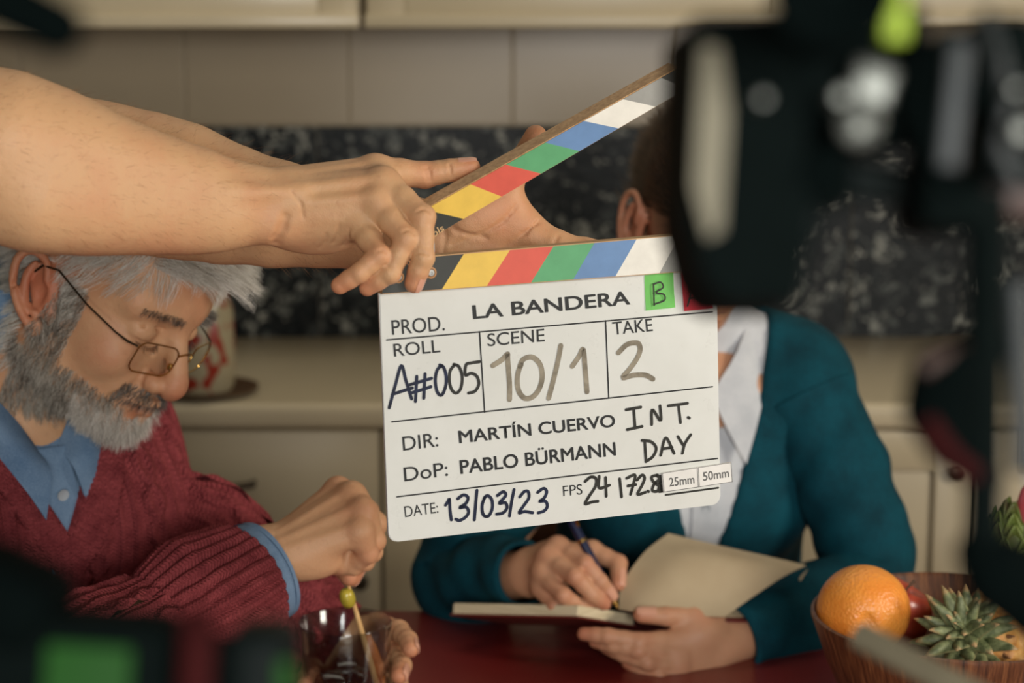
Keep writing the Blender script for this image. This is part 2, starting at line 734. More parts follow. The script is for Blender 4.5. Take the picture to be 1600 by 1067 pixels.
cab_edges = [-1.95, -1.29, -0.70, -0.20, 0.16, 0.71, 1.22, 1.85]
cab_desc = ['far left cream base cabinet at the end of the worktop',
            'cream base cabinet behind the grey haired man and his chair',
            'cream base cabinet with a dark bow handle on its drawer, left of the slate',
            'narrow cream base cabinet hidden behind the slate',
            'cream base cabinet directly behind the woman in teal',
            'cream base cabinet with panelled door right of the teal shoulder',
            'cream base cabinet behind the black camera stand at right']
YF = YW - 0.585
for i, (a, b) in enumerate(zip(cab_edges, cab_edges[1:])):
    cx, w_ = (a + b) / 2, b - a - 0.002
    root = thing('base_cabinet', cab_desc[i], 'cabinet', (cx, YW - 0.29, 0), group='cream base cabinets')
    MB().box((cx, YW - 0.29, 0.4715), (w_, 0.55, 0.743), bev=0.002).box((cx, YW - 0.26, 0.05), (w_, 0.48, 0.10)).build('cabinet_body', M_cream, root)
    dw = w_ - 0.003
    if i in (1, 2):                                    # with drawers
        dr = MB().box((0, 0, 0), (dw, 0.02, 0.17), bev=0.004).build('drawer', M_door, root, mw=Matrix.Translation((cx, YF, 0.756)))
        pull(0.13).build('handle', M_handle, dr, mw=Matrix.Translation((on_y(330, 700, YF).x if i == 2 else cx, YF - 0.012, 0.760)))
        dh, dz = 0.55, 0.391
    else:
        dh, dz = 0.725, 0.478
    d_ = raised_door(dw, dh).build('door', M_door, root, mw=Matrix.Translation((cx, YF, dz)))
    MB().box((0, 0.006, 0), (dw - 0.128, 0.008, dh - 0.128), bev=0.002).build('door_panel', M_door, d_, mw=Matrix.Translation((cx, YF, dz)))
    MB().lathe([(0.0, -0.022), (0.012, -0.018), (0.013, -0.010), (0.005, -0.004), (0.006, 0.0)], rot=Matrix.Rotation(-PI / 2, 3, 'X') @ Matrix.Rotation(PI, 3, 'X') if False else Matrix.Rotation(-PI / 2, 3, 'X'), n=14).build('knob', M_handle, d_, mw=Matrix.Translation((cx + dw / 2 - 0.03, YF - 0.010, dz + dh / 2 - 0.06)))

# wall cabinets / extractor housing along the top of the frame
xs = on_y(565, 12, YW - 0.33).x
for i, (a, b, lab, mt) in enumerate([(-2.1, xs - 0.62, 'far left cream wall cabinet over the tiles', M_cream),
                                     (xs - 0.60, xs, 'bright cream wall cabinet above the two crossing arms', M_counter),
                                     (xs + 0.004, xs + 0.72, 'cream wall cabinet above the raised clapper stick', M_cream),
                                     (xs + 0.724, xs + 1.45, 'cream wall cabinet above the black camera', M_cream),
                                     (xs + 1.454, 2.3, 'far right cream wall cabinet over the tiles', M_cream)]):
    cx, w_ = (a + b) / 2, b - a - 0.004
    root = thing('wall_cabinet', lab, 'cabinet', (cx, YW - 0.17, 1.457), group='cream wall cabinets')
    MB().box((cx, YW - 0.17, 1.457 + 0.36), (w_, 0.312, 0.72), bev=0.002).build('cabinet_body', mt, root)
    d_ = raised_door(w_ - 0.006, 0.715).build('door', mt, root, mw=Matrix.Translation((cx, YW - 0.337, 1.457 + 0.36)))
    MB().box((0, 0.006, 0), (w_ - 0.134, 0.008, 0.587), bev=0.002).build('door_panel', mt, d_, mw=Matrix.Translation((cx, YW - 0.337, 1.457 + 0.36)))
    MB().box((cx, YW - 0.345, 1.452), (w_, 0.03, 0.022), bev=0.004).build('light_rail', mt, root)

# decorated jar on the worktop
pj = on_z(310, 624, ZC)
pj.y += 0.05


def jar_mat():
    t = NT('painted_jar')
    v = t.coords('Generated')
    n = t.noise(t.coords('Generated', (3, 3, 3)), 1.7, 1, 0.3)
    c = t.ramp(n, [(0.57, s2l((168, 156, 126))), (0.61, s2l((150, 48, 32)))])
    t.l(c, t.b.inputs['Base Color'])
    t.set(Roughness=0.3)
    return t.m


jar = thing('storage_jar', 'cream ceramic jar with red painted pattern on the worktop behind the face', 'jar', pj)
rj = 0.049
jb = MB().lathe([(0.0, 0.0), (rj * 0.9, 0.0), (rj, 0.01), (rj * 1.03, 0.06), (rj * 1.0, 0.125), (rj * 0.82, 0.15), (rj * 0.8, 0.16), (rj * 0.72, 0.16), (rj * 0.72, 0.02), (0, 0.015)], n=40, cap=False).build('jar_body', jar_mat(), jar, mw=Matrix.Translation(pj))
MB().lathe([(0, 0.158), (rj * 0.86, 0.158), (rj * 0.88, 0.164), (rj * 0.6, 0.176), (0.012, 0.182), (0.012, 0.19), (0.016, 0.196), (0.012, 0.203), (0, 0.205)], n=36, cap=False).build('lid', M_counter, jar, mw=Matrix.Translation(pj))
sau = MB().lathe([(0, 0.0), (0.05, 0.0), (0.085, 0.008), (0.086, 0.011), (0.05, 0.005), (0, 0.004)], n=40, cap=False)
M_saucer = plain('brown_saucer', s2l((86, 62, 40)), 0.4)
pj2 = pj.copy()
tag(sau.build('saucer', M_saucer, None, mw=Matrix.Translation(pj2 - Vector((0, 0, 0.0)))), 'brown saucer under the cream and red jar', 'saucer')
for o in (jar,):
    o.matrix_world = Matrix.Translation(pj + Vector((0, 0, 0.006)))

# ------------------------------------------------------------------ the table
M_table = plain('red_table', s2l((128, 38, 34)), 0.34, nscale=7, noise=0.10, coat=0.1)
M_tleg = plain('table_legs', s2l((70, 30, 26)), 0.5)
TX0, TX1, TY0, TY1 = -0.60, 0.95, 1.25, 2.20
tb = thing('dining_table', 'dark red table the man and the woman sit at', 'table', ((TX0 + TX1) / 2, (TY0 + TY1) / 2, 0))
MB().box(((TX0 + TX1) / 2, (TY0 + TY1) / 2, ZT - 0.016), (TX1 - TX0, TY1 - TY0, 0.032), bev=0.008, seg=3).build('tabletop', M_table, tb)
MB().box(((TX0 + TX1) / 2, (TY0 + TY1) / 2, ZT - 0.075), (TX1 - TX0 - 0.16, TY1 - TY0 - 0.16, 0.085)).build('apron', M_tleg, tb)
for sx in (TX0 + 0.09, TX1 - 0.09):
    for sy in (TY0 + 0.09, TY1 - 0.09):
        MB().lathe([(0.02, 0), (0.024, 0.02), (0.032, 0.5), (0.036, ZT - 0.033)], (sx, sy, 0), n=20).build('leg', M_tleg, tb)
# ================================================================== the clapperboard
A_TL, A_BL, A_TR, A_BR = P(588, 459, 1.515), P(612, 847, 1.545), P(1113, 421, 1.611), P(1133, 787, 1.641)
EX = ((A_TR - A_TL) + (A_BR - A_BL)).normalized()
_ey = ((A_TL - A_BL) + (A_TR - A_BR)).normalized()
EZ = EX.cross(_ey).normalized()          # toward the viewer
EY = EZ.cross(EX).normalized()
BM = Matrix(((EX.x, EY.x, EZ.x, 0), (EX.y, EY.y, EZ.y, 0), (EX.z, EY.z, EZ.z, 0), (0, 0, 0, 1)))
BO = (A_TL + A_BL + A_TR + A_BR) / 4
BM.translation = BO
BMI = BM.inverted()


def bp(px, py, z=0.0, inv=None):
    """local (x, y) on the slate face (at height z) seen at a photo pixel"""
    inv = inv or BMI
    d = FWD + RIGHT * ((px - 800) / F) - UP * ((py - 533.5) / F)
    o = inv @ CAM
    dd = inv.to_3x3() @ d
    t = (z - o.z) / dd.z
    p = o + dd * t
    return (p.x, p.y)


M_acryl = NT('white_acrylic')
M_acryl.set(Base_Color=s2l((222, 219, 208)), Roughness=0.33)
M_acryl.b.inputs['Subsurface Weight'].default_value = 0.15
M_acryl.b.inputs['Subsurface Radius'].default_value = (0.3, 0.3, 0.28)
M_acryl.b.inputs['Subsurface Scale'].default_value = 0.004
_v = M_acryl.coords()
M_acryl.l(M_acryl.ramp(M_acryl.noise(_v, 16, 4, 0.6), [(0.3, s2l((218, 219, 213))), (0.75, s2l((208, 209, 202)))]), M_acryl.b.inputs['Base Color'])
M_acryl.l(M_acryl.ramp(M_acryl.noise(_v, 35, 5, 0.7), [(0.35, 0.26), (0.7, 0.42)]), M_acryl.b.inputs['Roughness'])
M_acryl = M_acryl.m


def wood_mat(name, a, b, scale=(6, 60, 60), kind='Object', rough=0.5, ring=1.0):
    t = NT(name)
    v = t.coords(kind, scale)
    n = t.noise(v, 3.0 * ring, 5, 0.65)
    t.l(t.ramp(n, [(0.32, a), (0.68, b)]), t.b.inputs['Base Color'])
    t.set(Roughness=rough)
    t.bump(n, 0.25, 0.0005)
    return t.m


M_ply = wood_mat('clapper_wood', s2l((172, 130, 84)), s2l((214, 174, 124)), (4, 160, 90))


def paint(name, c, rough=0.48):
    t = NT(name)
    v = t.coords()
    t.l(t.ramp(t.noise(v, 60, 5, 0.6), [(0.3, tuple(x * 0.92 for x in c)), (0.7, tuple(min(1, x * 1.06) for x in c))]), t.b.inputs['Base Color'])
    t.set(Roughness=rough)
    t.bump(t.noise(t.coords('Object', (300, 900, 300)), 3, 3), 0.12, 0.0002)
    return t.m


ST = {'black': paint('stripe_black', s2l((56, 58, 54))), 'yellow': paint('stripe_yellow', s2l((228, 190, 84))),
      'red': paint('stripe_red', s2l((212, 92, 76))), 'green': paint('stripe_green', s2l((92, 162, 112))),
      'blue': paint('stripe_blue', s2l((102, 136, 178))), 'white': paint('stripe_white', s2l((226, 223, 212))),
      'grey': paint('stripe_grey', s2l((150, 150, 144))), 'dark': paint('stripe_dark', s2l((70, 72, 68)))}
M_ink = plain('printed_ink', s2l((34, 36, 36)), 0.45)
M_line = plain('ruled_line', s2l((30, 31, 31)), 0.45)

slate = thing('clapperboard', 'white film slate with colour striped sticks held up over the table', 'clapperboard', BO)
SL = lambda x, y, z: BM @ Vector((x, y, z))

# acrylic plate with rounded corners
xl, yt = bp(588, 459)
xr, yb = bp(1133, 787)
xl = (bp(588, 459)[0] + bp(612, 847)[0]) / 2
xr = (bp(1113, 421)[0] + bp(1133, 787)[0]) / 2
yt = (bp(588, 459)[1] + bp(1113, 421)[1]) / 2
yb = (bp(612, 847)[1] + bp(1133, 787)[1]) / 2
PT = 0.0045                                                     # plate thickness


def round_rect(x0, y0, x1, y1, r, n=8, corners=(1, 1, 1, 1)):
    out = []
    for k, (cx, cy, a0) in enumerate(((x1 - r, y1 - r, 0), (x0 + r, y1 - r, 90), (x0 + r, y0 + r, 180), (x1 - r, y0 + r, 270))):
        if corners[k]:
            for i in range(n + 1):
                a = math.radians(a0 + 90 * i / n)
                out.append((cx + r * math.cos(a), cy + r * math.sin(a)))
        else:
            out.append(((x1, y1), (x0, y1), (x0, y0), (x1, y0))[k])
    return out


mb = MB()
mb.prism(round_rect(xl, yb, xr, yt, 0.007, corners=(0, 0, 1, 1)), PT, Matrix.Identity(4))
es = [e for e in mb.bm.edges if len(e.link_faces) == 2 and abs(e.verts[0].co.z - e.verts[1].co.z) < 1e-6]
bmesh.ops.bevel(mb.bm, geom=es, offset=0.0007, segments=2, affect='EDGES')
plate = mb.build('plate', M_acryl, slate, angle=35, mw=BM)

# ---- sticks. lower stick sits along the plate's top edge, proud of it
ZS = 0.006                                                       # face height of the sticks
STK = 0.017                                                      # thickness of the sticks


def stick(name, corners, stripes, thick, zface, wood_parent=slate, mw=None):
    """corners: TL TR BR BL local (x,y); stripes: (colour, [t0 top, t1 top, t0 bottom, t1 bottom])"""
    mw = mw or BM
    tl, tr, br, bl = [Vector((c[0], c[1], 0)) for c in corners]
    m = MB()
    m.prism([tuple(bl[:2]), tuple(br[:2]), tuple(tr[:2]), tuple(tl[:2])], thick, Matrix.Translation((0, 0, zface)))
    bmesh.ops.bevel(m.bm, geom=list(m.bm.edges), offset=0.0006, segments=2, affect='EDGES')
    root = m.build(name, M_ply, wood_parent, angle=35, mw=mw)
    for colr, (a, b, c, d) in stripes:
        q = MB()
        ins = 0.0006
        up = (tl - bl).normalized() * ins
        pts = [tl.lerp(tr, a) - up, tl.lerp(tr, b) - up, bl.lerp(br, d) + up, bl.lerp(br, c) + up]
        poly = [pts[0]]
        for p in pts[1:]:
            if (p - poly[-1]).length > 1e-5:
                poly.append(p)
        q.prism([tuple(p[:2]) for p in reversed(poly)], 0.0004, Matrix.Translation((0, 0, zface + 0.0003)))
        q.build('stripe', ST[colr], root, sm=False, mw=mw)
    return root


zf = ZS
# lower stick: photo corners
ltl, ltr = bp(612, 405.5, zf), bp(1080, 365.5, zf)
lbl, lbr = bp(596, 460, zf), bp(1078, 424, zf)
lower_w = 1.0


def tpar(px, py, a, b, z):
    q = Vector(bp(px, py, z))
    a, b = Vector(a), Vector(b)
    return (q - a).dot(b - a) / (b - a).length_squared


tops = [0.0] + [tpar(x, y, ltl, ltr, zf) for x, y in ((725, 399), (797, 392.5), (865, 387), (929, 382), (995, 377), (1062, 370))] + [1.0]
bots = [0.0] + [tpar(x, y, lbl, lbr, zf) for x, y in ((690, 451.5), (760, 444), (829, 439), (895, 435), (961, 431), (1030, 428))] + [1.0]
cols = ['black', 'yellow', 'red', 'green', 'blue', 'white', 'grey']
low = stick('lower_stick', (ltl, ltr, lbr, lbl), [(c, (tops[i], tops[i + 1], bots[i], bots[i + 1])) for i, c in enumerate(cols)], STK, zf)

# upper stick, swung open
_hx = bp(640, 366, zf)
_ang = math.radians(30)
UMAT = BM @ Matrix.Translation((_hx[0], _hx[1], 0)) @ Matrix.Rotation(math.radians(14), 4, Vector((math.cos(_ang), math.sin(_ang), 0)))
UINV = UMAT.inverted()


def up_(px, py):
    return bp(px, py, zf, UINV)


def tparu(px, py, a, b):
    q = Vector(up_(px, py))
    a, b = Vector(a), Vector(b)
    return (q - a).dot(b - a) / (b - a).length_squared


utl, utr = up_(640, 340), up_(1062, 104)
ubl, ubr = up_(640, 392), up_(1073, 139)
UT = [(664, 325.5, 699, 345), (735, 286.5, 787, 308), (790, 255, 848, 274), (852, 221.5, 906, 241), (912, 187.5, 970, 208), (973, 153.5, 1028, 173)]
tops = [0.0] + [tparu(a, b, utl, utr) for a, b, _, _ in UT] + [tparu(1033, 121, utl, utr), 1.0]
# the stripes lean the other way: bottom edge cuts further right
bots = [0.0] + [tparu(x, y, ubl, ubr) for x, y in ((724, 343), (784, 309), (846, 275), (906, 240), (968, 207), (1026, 173))] + [1.0, 1.0]
cols = ['black', 'yellow', 'red', 'green', 'blue', 'white', 'grey', 'dark']
upp = stick('upper_stick', (utl, utr, ubr, ubl), [(c, (tops[i], tops[i + 1], bots[i], bots[i + 1])) for i, c in enumerate(cols)], STK, zf, mw=UMAT)

# hinge plate between the sticks and the screws of the lower stick
M_steel = plain('steel', s2l((190, 190, 186)), 0.45, metal=0.7, noise=0.03)
M_brass2 = plain('gold_print', s2l((206, 170, 120)), 0.5)
M_brass = plain('brass_cup', s2l((176, 130, 88)), 0.5, metal=0.3, noise=0.05)
hx = [bp(x, y, zf) for x, y in ((664, 408), (682, 404), (681, 366), (676, 340), (664, 345))]
MB().prism([h for h in hx], 0.003, Matrix.Translation((0, 0, zf - 0.004))).build('hinge_plate', M_steel, slate, sm=False, mw=BM)
for sx, sy in ((673, 426), (622, 433)):
    c = bp(sx, sy, zf)
    s_ = MB().lathe([(0.0046, zf + 0.0003), (0.0045, zf + 0.0008), (0.0034, zf + 0.0009), (0.0030, zf + 0.0004), (0.0, zf + 0.0004)], (c[0], c[1], 0), n=28, cap=False).build('screw_cup', M_brass, slate, mw=BM, angle=20)
    MB().lathe([(0.0027, zf + 0.0008), (0.0027, zf + 0.0014), (0.0023, zf + 0.0018), (0.0011, zf + 0.0019), (0.0010, zf + 0.0009), (0, zf + 0.0009)], (c[0], c[1], 0), n=24, cap=False).build('screw', M_steel, s_, mw=BM, angle=20)

# ---- ruled lines
Z0 = 0.00012


def stroke(mb, pts, w_, z0=Z0, th=0.00025, closed=False):
    """flat ribbon with rounded ends through local points; w_ = width or widths"""
    p = np.asarray(pts, float)
    n = len(p)
    ws = np.full(n, w_) if np.isscalar(w_) else np.asarray(w_, float)
    t = np.gradient(p, axis=0)
    t /= np.maximum(np.linalg.norm(t, axis=1)[:, None], 1e-9)
    nn = np.stack([-t[:, 1], t[:, 0]], axis=1)
    L = p + nn * ws[:, None] / 2
    R_ = p - nn * ws[:, None] / 2
    va = [mb.bm.verts.new((x, y, z0 + th)) for x, y in L]
    vb = [mb.bm.verts.new((x, y, z0 + th)) for x, y in R_]
    for i in range(n - 1):
        mb.bm.faces.new((va[i], vb[i], vb[i + 1], va[i + 1]))
    for c, a, b, ww, s_ in ((p[0], va[0], vb[0], ws[0], -1), (p[-1], va[-1], vb[-1], ws[-1], 1)):
        tt = t[0] if s_ < 0 else t[-1]
        base = math.atan2(tt[1] * s_, tt[0] * s_)
        fan = [mb.bm.verts.new((c[0] + ww / 2 * math.cos(base + an), c[1] + ww / 2 * math.sin(base + an), z0 + th)) for an in (0.9, 0.3, -0.3, -0.9)]
        if s_ > 0:
            mb.bm.faces.new([a] + fan + [b])
        else:
            mb.bm.faces.new([b] + fan + [a])


def line_px(mb, a, b, w_=0.0011):
    stroke(mb, [bp(*a), bp(*b)], w_)


for a, b in (((604, 531), (1113, 487)), ((612, 659), (1113, 604)), ((620, 776), (1121, 716)),
             ((749, 518), (757, 644)), ((946, 501), (951, 622))):
    lm = MB()
    line_px(lm, a, b, 0.00115)
    lm.build('ruled_line', M_line, slate, sm=False, mw=BM)

# ---- printed words
FONT = bpy.data.fonts.load('<builtin>') if '<builtin>' in bpy.data.fonts else None


def text_mesh(body, name, bold=0.0):
    c = bpy.data.curves.new(name, 'FONT')
    c.body = body
    c.size = 1.0
    c.offset = bold
    c.resolution_u = 6
    c.extrude = 0.0
    o = bpy.data.objects.new(name, c)
    COL.objects.link(o)
    bpy.context.view_layer.update()
    me = bpy.data.meshes.new_from_object(o.evaluated_get(bpy.context.evaluated_depsgraph_get()))
    bpy.data.objects.remove(o, do_unlink=True)
    bpy.data.curves.remove(c)
    return me


def word(body, bl, br, tl, name='printed_words', bold=0.015, mat=None, parent=None, mfun=bp, mw=None, z=Z0 + 0.0002):
    """set body so that its baseline runs bl -> br and its capitals reach tl (photo pixels on the slate)"""
    me = text_mesh(body, name, 0.0)
    co_ = np.zeros(len(me.vertices) * 3, np.float32)
    me.vertices.foreach_get('co', co_)
    co_ = co_.reshape(-1, 3)
    x0, x1 = co_[:, 0].min(), co_[:, 0].max()
    a, b, c = (np.array(mfun(*q)) for q in (bl, br, tl))
    cap = 0.729                                         # capital height of the builtin font
    u = (co_[:, 0] - x0) / (x1 - x0)
    v_ = co_[:, 1] / cap
    res = a[None] + u[:, None] * (b - a)[None] + v_[:, None] * (c - a)[None]
    out = np.column_stack([res, np.full(len(res), z)])
    tri = []
    me.calc_loop_triangles()
    t_ = np.zeros(len(me.loop_triangles) * 3, np.int32)
    me.loop_triangles.foreach_get('vertices', t_)
    t_ = t_.reshape(-1, 3)
    bpy.data.meshes.remove(me)
    ex, ey = (b - a) / (x1 - x0), (c - a)
    sh = [(0, 0)] if bold <= 0 else [(math.cos(q) * bold, math.sin(q) * bold) for q in np.linspace(0, 2 * PI, 9)[:-1]]
    vs, ts = [], []
    for i, (dx, dy) in enumerate(sh):
        o_ = out.copy()
        o_[:, :2] += dx * ex + dy * ey * 1.2
        o_[:, 2] += i * 0.000004
        ts.append(t_ + len(out) * i)
        vs.append(o_)
    me = mesh_np(name, np.vstack(vs), np.vstack(ts), sm=False)
    return put(name, me, mat or M_ink, parent or slate, BM if mw is None else mw)


word('LA BANDERA', (740, 498), (984, 475), (738, 476), bold=0.022)
word('PROD.', (613, 523), (695, 516), (611, 499), bold=0.004)
word('ROLL', (616, 557), (688, 550), (614, 536), bold=0.004)
word('SCENE', (762, 541), (851, 533), (761, 520), bold=0.004)
word('TAKE', (958, 523), (1020, 517), (956, 502), bold=0.004)
word('DIR:', (630, 704), (685, 697), (628, 681), bold=0.004)
word('DoP:', (632, 752), (700, 743), (630, 729), bold=0.004)
word('DATE:', (633, 808), (685, 801), (631, 790), bold=0.0)
word('FPS', (880, 775), (910, 772), (879, 758), bold=0.0)
word('MARTÍN CUERVO', (718, 692), (961, 666), (716, 672), bold=0.020)
word('PABLO BÜRMANN', (720, 740), (962, 711), (718, 718), bold=0.020)
word('ols', (677, 371), (694, 359), (672.5, 361), bold=0.01, mat=M_brass2, z=zf + 0.0005, mfun=up_, parent=upp, mw=UMAT)

# ---- marker handwriting (traced strokes)
M_mk = NT('marker_grey')
M_mk.l(M_mk.ramp(M_mk.noise(M_mk.coords('Object', (1, 1, 1)), 90, 3), [(0.35, s2l((112, 104, 88))), (0.65, s2l((150, 141, 122)))]), M_mk.b.inputs['Base Color'])
M_mk.set(Roughness=0.5)
M_mk = M_mk.m
M_blue = plain('marker_navy', s2l((24, 32, 54)), 0.4, noise=0.5, nscale=120)
M_black = plain('marker_black', s2l((44, 44, 40)), 0.4, noise=0.45, nscale=120)
HW = {
    'grey': [
        [(770, 571), (784, 562), (793, 553), (793, 560), (796, 600), (796, 624)],
        [(812, 572), (818, 561), (832, 558), (844, 570), (847, 590), (842, 608), (832, 620), (820, 622), (811, 612), (808, 596), (810, 580), (814, 570)],
        [(876, 540), (872, 562), (865, 592), (857, 622)],
        [(894, 572), (905, 556), (911, 546), (914, 575), (917, 612)],
        [(966, 551), (980, 538), (996, 536), (1000, 546), (995, 560), (984, 576), (973, 590), (990, 586), (1008, 586), (1020, 592)]],
    'navy': [
        [(608, 637), (618, 600), (627, 571), (634, 594), (643, 623)], [(613, 616), (628, 611), (644, 606)],
        [(651, 588), (649, 627)], [(664, 584), (662, 622)], [(640, 601), (657, 596), (674, 591)], [(641, 614), (658, 609), (673, 604)],
        [(690, 571), (683, 578), (680, 594), (683, 612), (690, 617), (696, 604), (697, 588), (693, 574), (687, 570)],
        [(696, 789), (700, 783), (702, 780), (703, 797), (705, 812)],
        [(715, 779), (724, 773), (731, 777), (728, 786), (718, 793), (728, 792), (732, 800), (727, 808), (718, 813), (712, 811)],
        [(745, 766), (743, 788), (741, 812)],
        [(757, 777), (753, 790), (755, 804), (763, 806), (769, 794), (768, 780), (761, 774), (756, 779)],
        [(777, 774), (786, 768), (790, 774), (780, 786), (789, 785), (792, 793), (786, 801), (776, 803)],
        [(803, 765), (799, 785), (796, 806)],
        [(812, 776), (819, 768), (825, 768), (826, 778), (818, 790), (811, 801), (820, 799), (832, 801)],
        [(840, 769), (849, 763), (854, 768), (850, 778), (843, 783), (852, 783), (855, 791), (850, 798), (841, 801)]],
    'olive': [
        [(709, 571), (703, 580), (702, 596), (706, 609), (713, 614), (720, 606), (722, 588), (717, 573), (709, 569)],
        [(749, 565), (736, 567), (728, 570), (727, 586), (736, 583), (745, 588), (748, 600), (742, 611), (732, 614)],
        [(978, 640), (1001, 636)], [(990, 640), (992, 668)], [(980, 671), (1003, 666)],
        [(1018, 663), (1019, 640), (1032, 657), (1031, 634)],
        [(1044, 634), (1074, 630)], [(1060, 635), (1063, 660)], [(1075, 652), (1077, 653)],
        [(1007, 688), (1009, 719)], [(1003, 688), (1017, 690), (1025, 700), (1020, 713), (1009, 721)],
        [(1032, 711), (1040, 684), (1053, 708)], [(1035, 701), (1050, 699)],
        [(1059, 682), (1067, 695)], [(1079, 679), (1070, 693), (1066, 708)],
        [(914, 752), (923, 745), (931, 748), (930, 760), (921, 774), (914, 787), (925, 784), (934, 783)],
        [(936, 744), (936, 762), (952, 758)], [(946, 746), (947, 775)],
        [(968, 748), (971, 776)], [(979, 747), (992, 742), (989, 758), (985, 772)], [(981, 759), (993, 757)],
        [(995, 750), (1003, 742), (1007, 747), (1003, 758), (996, 772), (1008, 769)], [(1012, 767), (1013, 768)],
        [(1027, 742), (1018, 745), (1021, 753), (1029, 759), (1027, 767), (1019, 766), (1022, 756), (1030, 748), (1026, 742)],
        [(1034, 746), (1031, 757), (1035, 766)]]}
for nm, mat, wd in (('grey', M_mk, 0.0042), ('navy', M_blue, 0.0026), ('olive', M_black, 0.0025)):
    for k, st in enumerate(HW[nm]):
        hm = MB()
        pts = spline([bp(x, y) for x, y in st], max(2, 5 * len(st))) if len(st) > 2 else np.array([bp(*st[0]), bp(*st[1])])
        stroke(hm, pts, wd, z0=Z0 + 0.00003 * (k % 6))
        hm.build('pen_stroke', mat, slate, sm=False, mw=BM)
# smudged ink next to the lens tabs
sm_ = MB()
for y in (743, 748, 753, 758, 763, 767):
    stroke(sm_, [bp(1030, y + 1), bp(1044, y - 1)], 0.0022)
stroke(sm_, [bp(1040, 773), bp(1122, 762)], 0.0016)
stroke(sm_, [bp(1042, 740), bp(1088, 735)], 0.0012)
sm_.build('ink_smudge', M_black, slate, sm=False, mw=BM)


# ---- adhesive notes and lens tabs: things of their own on the slate
def note(name, label, corners, col, letter, lw, cat, rough=0.6):
    z = 0.0006
    q = [bp(*c, z) for c in corners]
    root = thing(name, label, cat, BM @ Vector((q[0][0], q[0][1], z)))
    nb = MB()
    # slightly curled sheet
    n = 8
    grid = []
    for i in range(n + 1):
        v_ = i / n
        row = []
        for j in range(n + 1):
            u_ = j / n
            p = (Vector(q[0]).lerp(Vector(q[1]), u_)).lerp(Vector(q[3]).lerp(Vector(q[2]), u_), v_)
            row.append(nb.bm.verts.new((p.x, p.y, z + 0.0022 * max(0, v_ - 0.35) ** 2 * (0.6 + u_))))
        grid.append(row)
    for i in range(n):
        for j in range(n):
            nb.bm.faces.new((grid[i][j], grid[i + 1][j], grid[i + 1][j + 1], grid[i][j + 1]))
    bmesh.ops.solidify(nb.bm, geom=list(nb.bm.faces), thickness=0.0002)
    nb.build('note_sheet', plain(name + '_paper', s2l(col), rough, nscale=30, noise=0.05), root, angle=60, mw=BM)
    lb = MB()
    for st in letter:
        stroke(lb, spline([bp(x, y, z + 0.0016) for x, y in st], max(2, 5 * len(st))), lw, z0=z + 0.0016)
    lb.build('letter', M_black, root, sm=False, mw=BM)
    return root


note('sticky_note', 'green sticky note with letter B on the white slate', ((1007, 430), (1052, 425), (1054, 480), (1009, 485)), (150, 232, 130),
     [[(1021, 445), (1022, 477)], [(1021, 444), (1032, 441), (1036, 449), (1025, 457), (1037, 460), (1038, 469), (1023, 475)]], 0.0013, 'note')
note('sticky_note', 'red sticky note with letter A at the corner of the slate', ((1064, 422), (1108, 418), (1113, 481), (1069, 486)), (226, 62, 78),
     [[(1074, 478), (1085, 445), (1098, 474)], [(1078, 466), (1095, 463)]], 0.0015, 'note')
M_tab = plain('tab_white', s2l((226, 224, 218)), 0.4)
M_tabink = plain('tab_ink', s2l((92, 92, 90)), 0.5)


def lens_tab(label, c, words_, bl, br, tl):
    z = 0.0022
    q = [bp(*p, z) for p in c]
    root = thing('lens_tab', label, 'tab', BM @ Vector((q[0][0], q[0][1], z)), group='lens tabs on the slate')
    nb = MB().prism([q[3], q[2], q[1], q[0]], 0.0018, Matrix.Translation((0, 0, z)))
    bmesh.ops.bevel(nb.bm, geom=list(nb.bm.edges), offset=0.0003, segments=1, affect='EDGES')
    nb.build('tab_plate', M_tab, root, sm=False, mw=BM)
    o = word(words_, bl, br, tl, 'printed_words', 0.012, M_tabink, root, lambda x, y: bp(x, y, z), BM, z + 0.0002)
    # frame and serifs
    fb = MB()
    ins = [bp(x, y, z) for x, y in c]
    cc = Vector(((ins[0][0] + ins[2][0]) / 2, (ins[0][1] + ins[2][1]) / 2))
    r4 = [Vector(i).lerp(cc, 0.035) for i in ins]
    for a, b in zip(r4, r4[1:] + r4[:1]):
        stroke(fb, [tuple(a), tuple(b)], 0.0004, z0=z + 0.0001)
    fb.build('tab_border', M_tabink, root, sm=False, mw=BM)
    return root


lens_tab('small white lens tab printed 25mm', ((1034, 739), (1090, 730), (1092, 761), (1037, 769)), '25mm', (1046, 760), (1085, 755), (1045, 746))
lens_tab('small white lens tab printed 50mm past the slate edge', ((1090, 730), (1143, 722), (1145, 753), (1092, 761)), '50mm', (1099, 751), (1139, 745), (1098, 737))
# ================================================================== people: shared builders
M_skin_crew = skin('skin_tan', s2l((206, 161, 118)), s2l((196, 112, 80)), s2l((150, 92, 60)))
M_skin_man = skin('skin_old', s2l((203, 156, 116)), s2l((184, 98, 70)), s2l((128, 78, 54)), pore=0.45)
M_skin_woman = skin('skin_woman', s2l((196, 146, 112)), s2l((182, 98, 72)), s2l((170, 110, 80)), pore=0.2)
M_nail = NT('fingernail')
M_nail.set(Base_Color=s2l((210, 156, 130)), Roughness=0.25)
M_nail = M_nail.m


def pr(p):
    return N3(P(p[0], p[1], p[2]))


def wob(rs):
    return rs


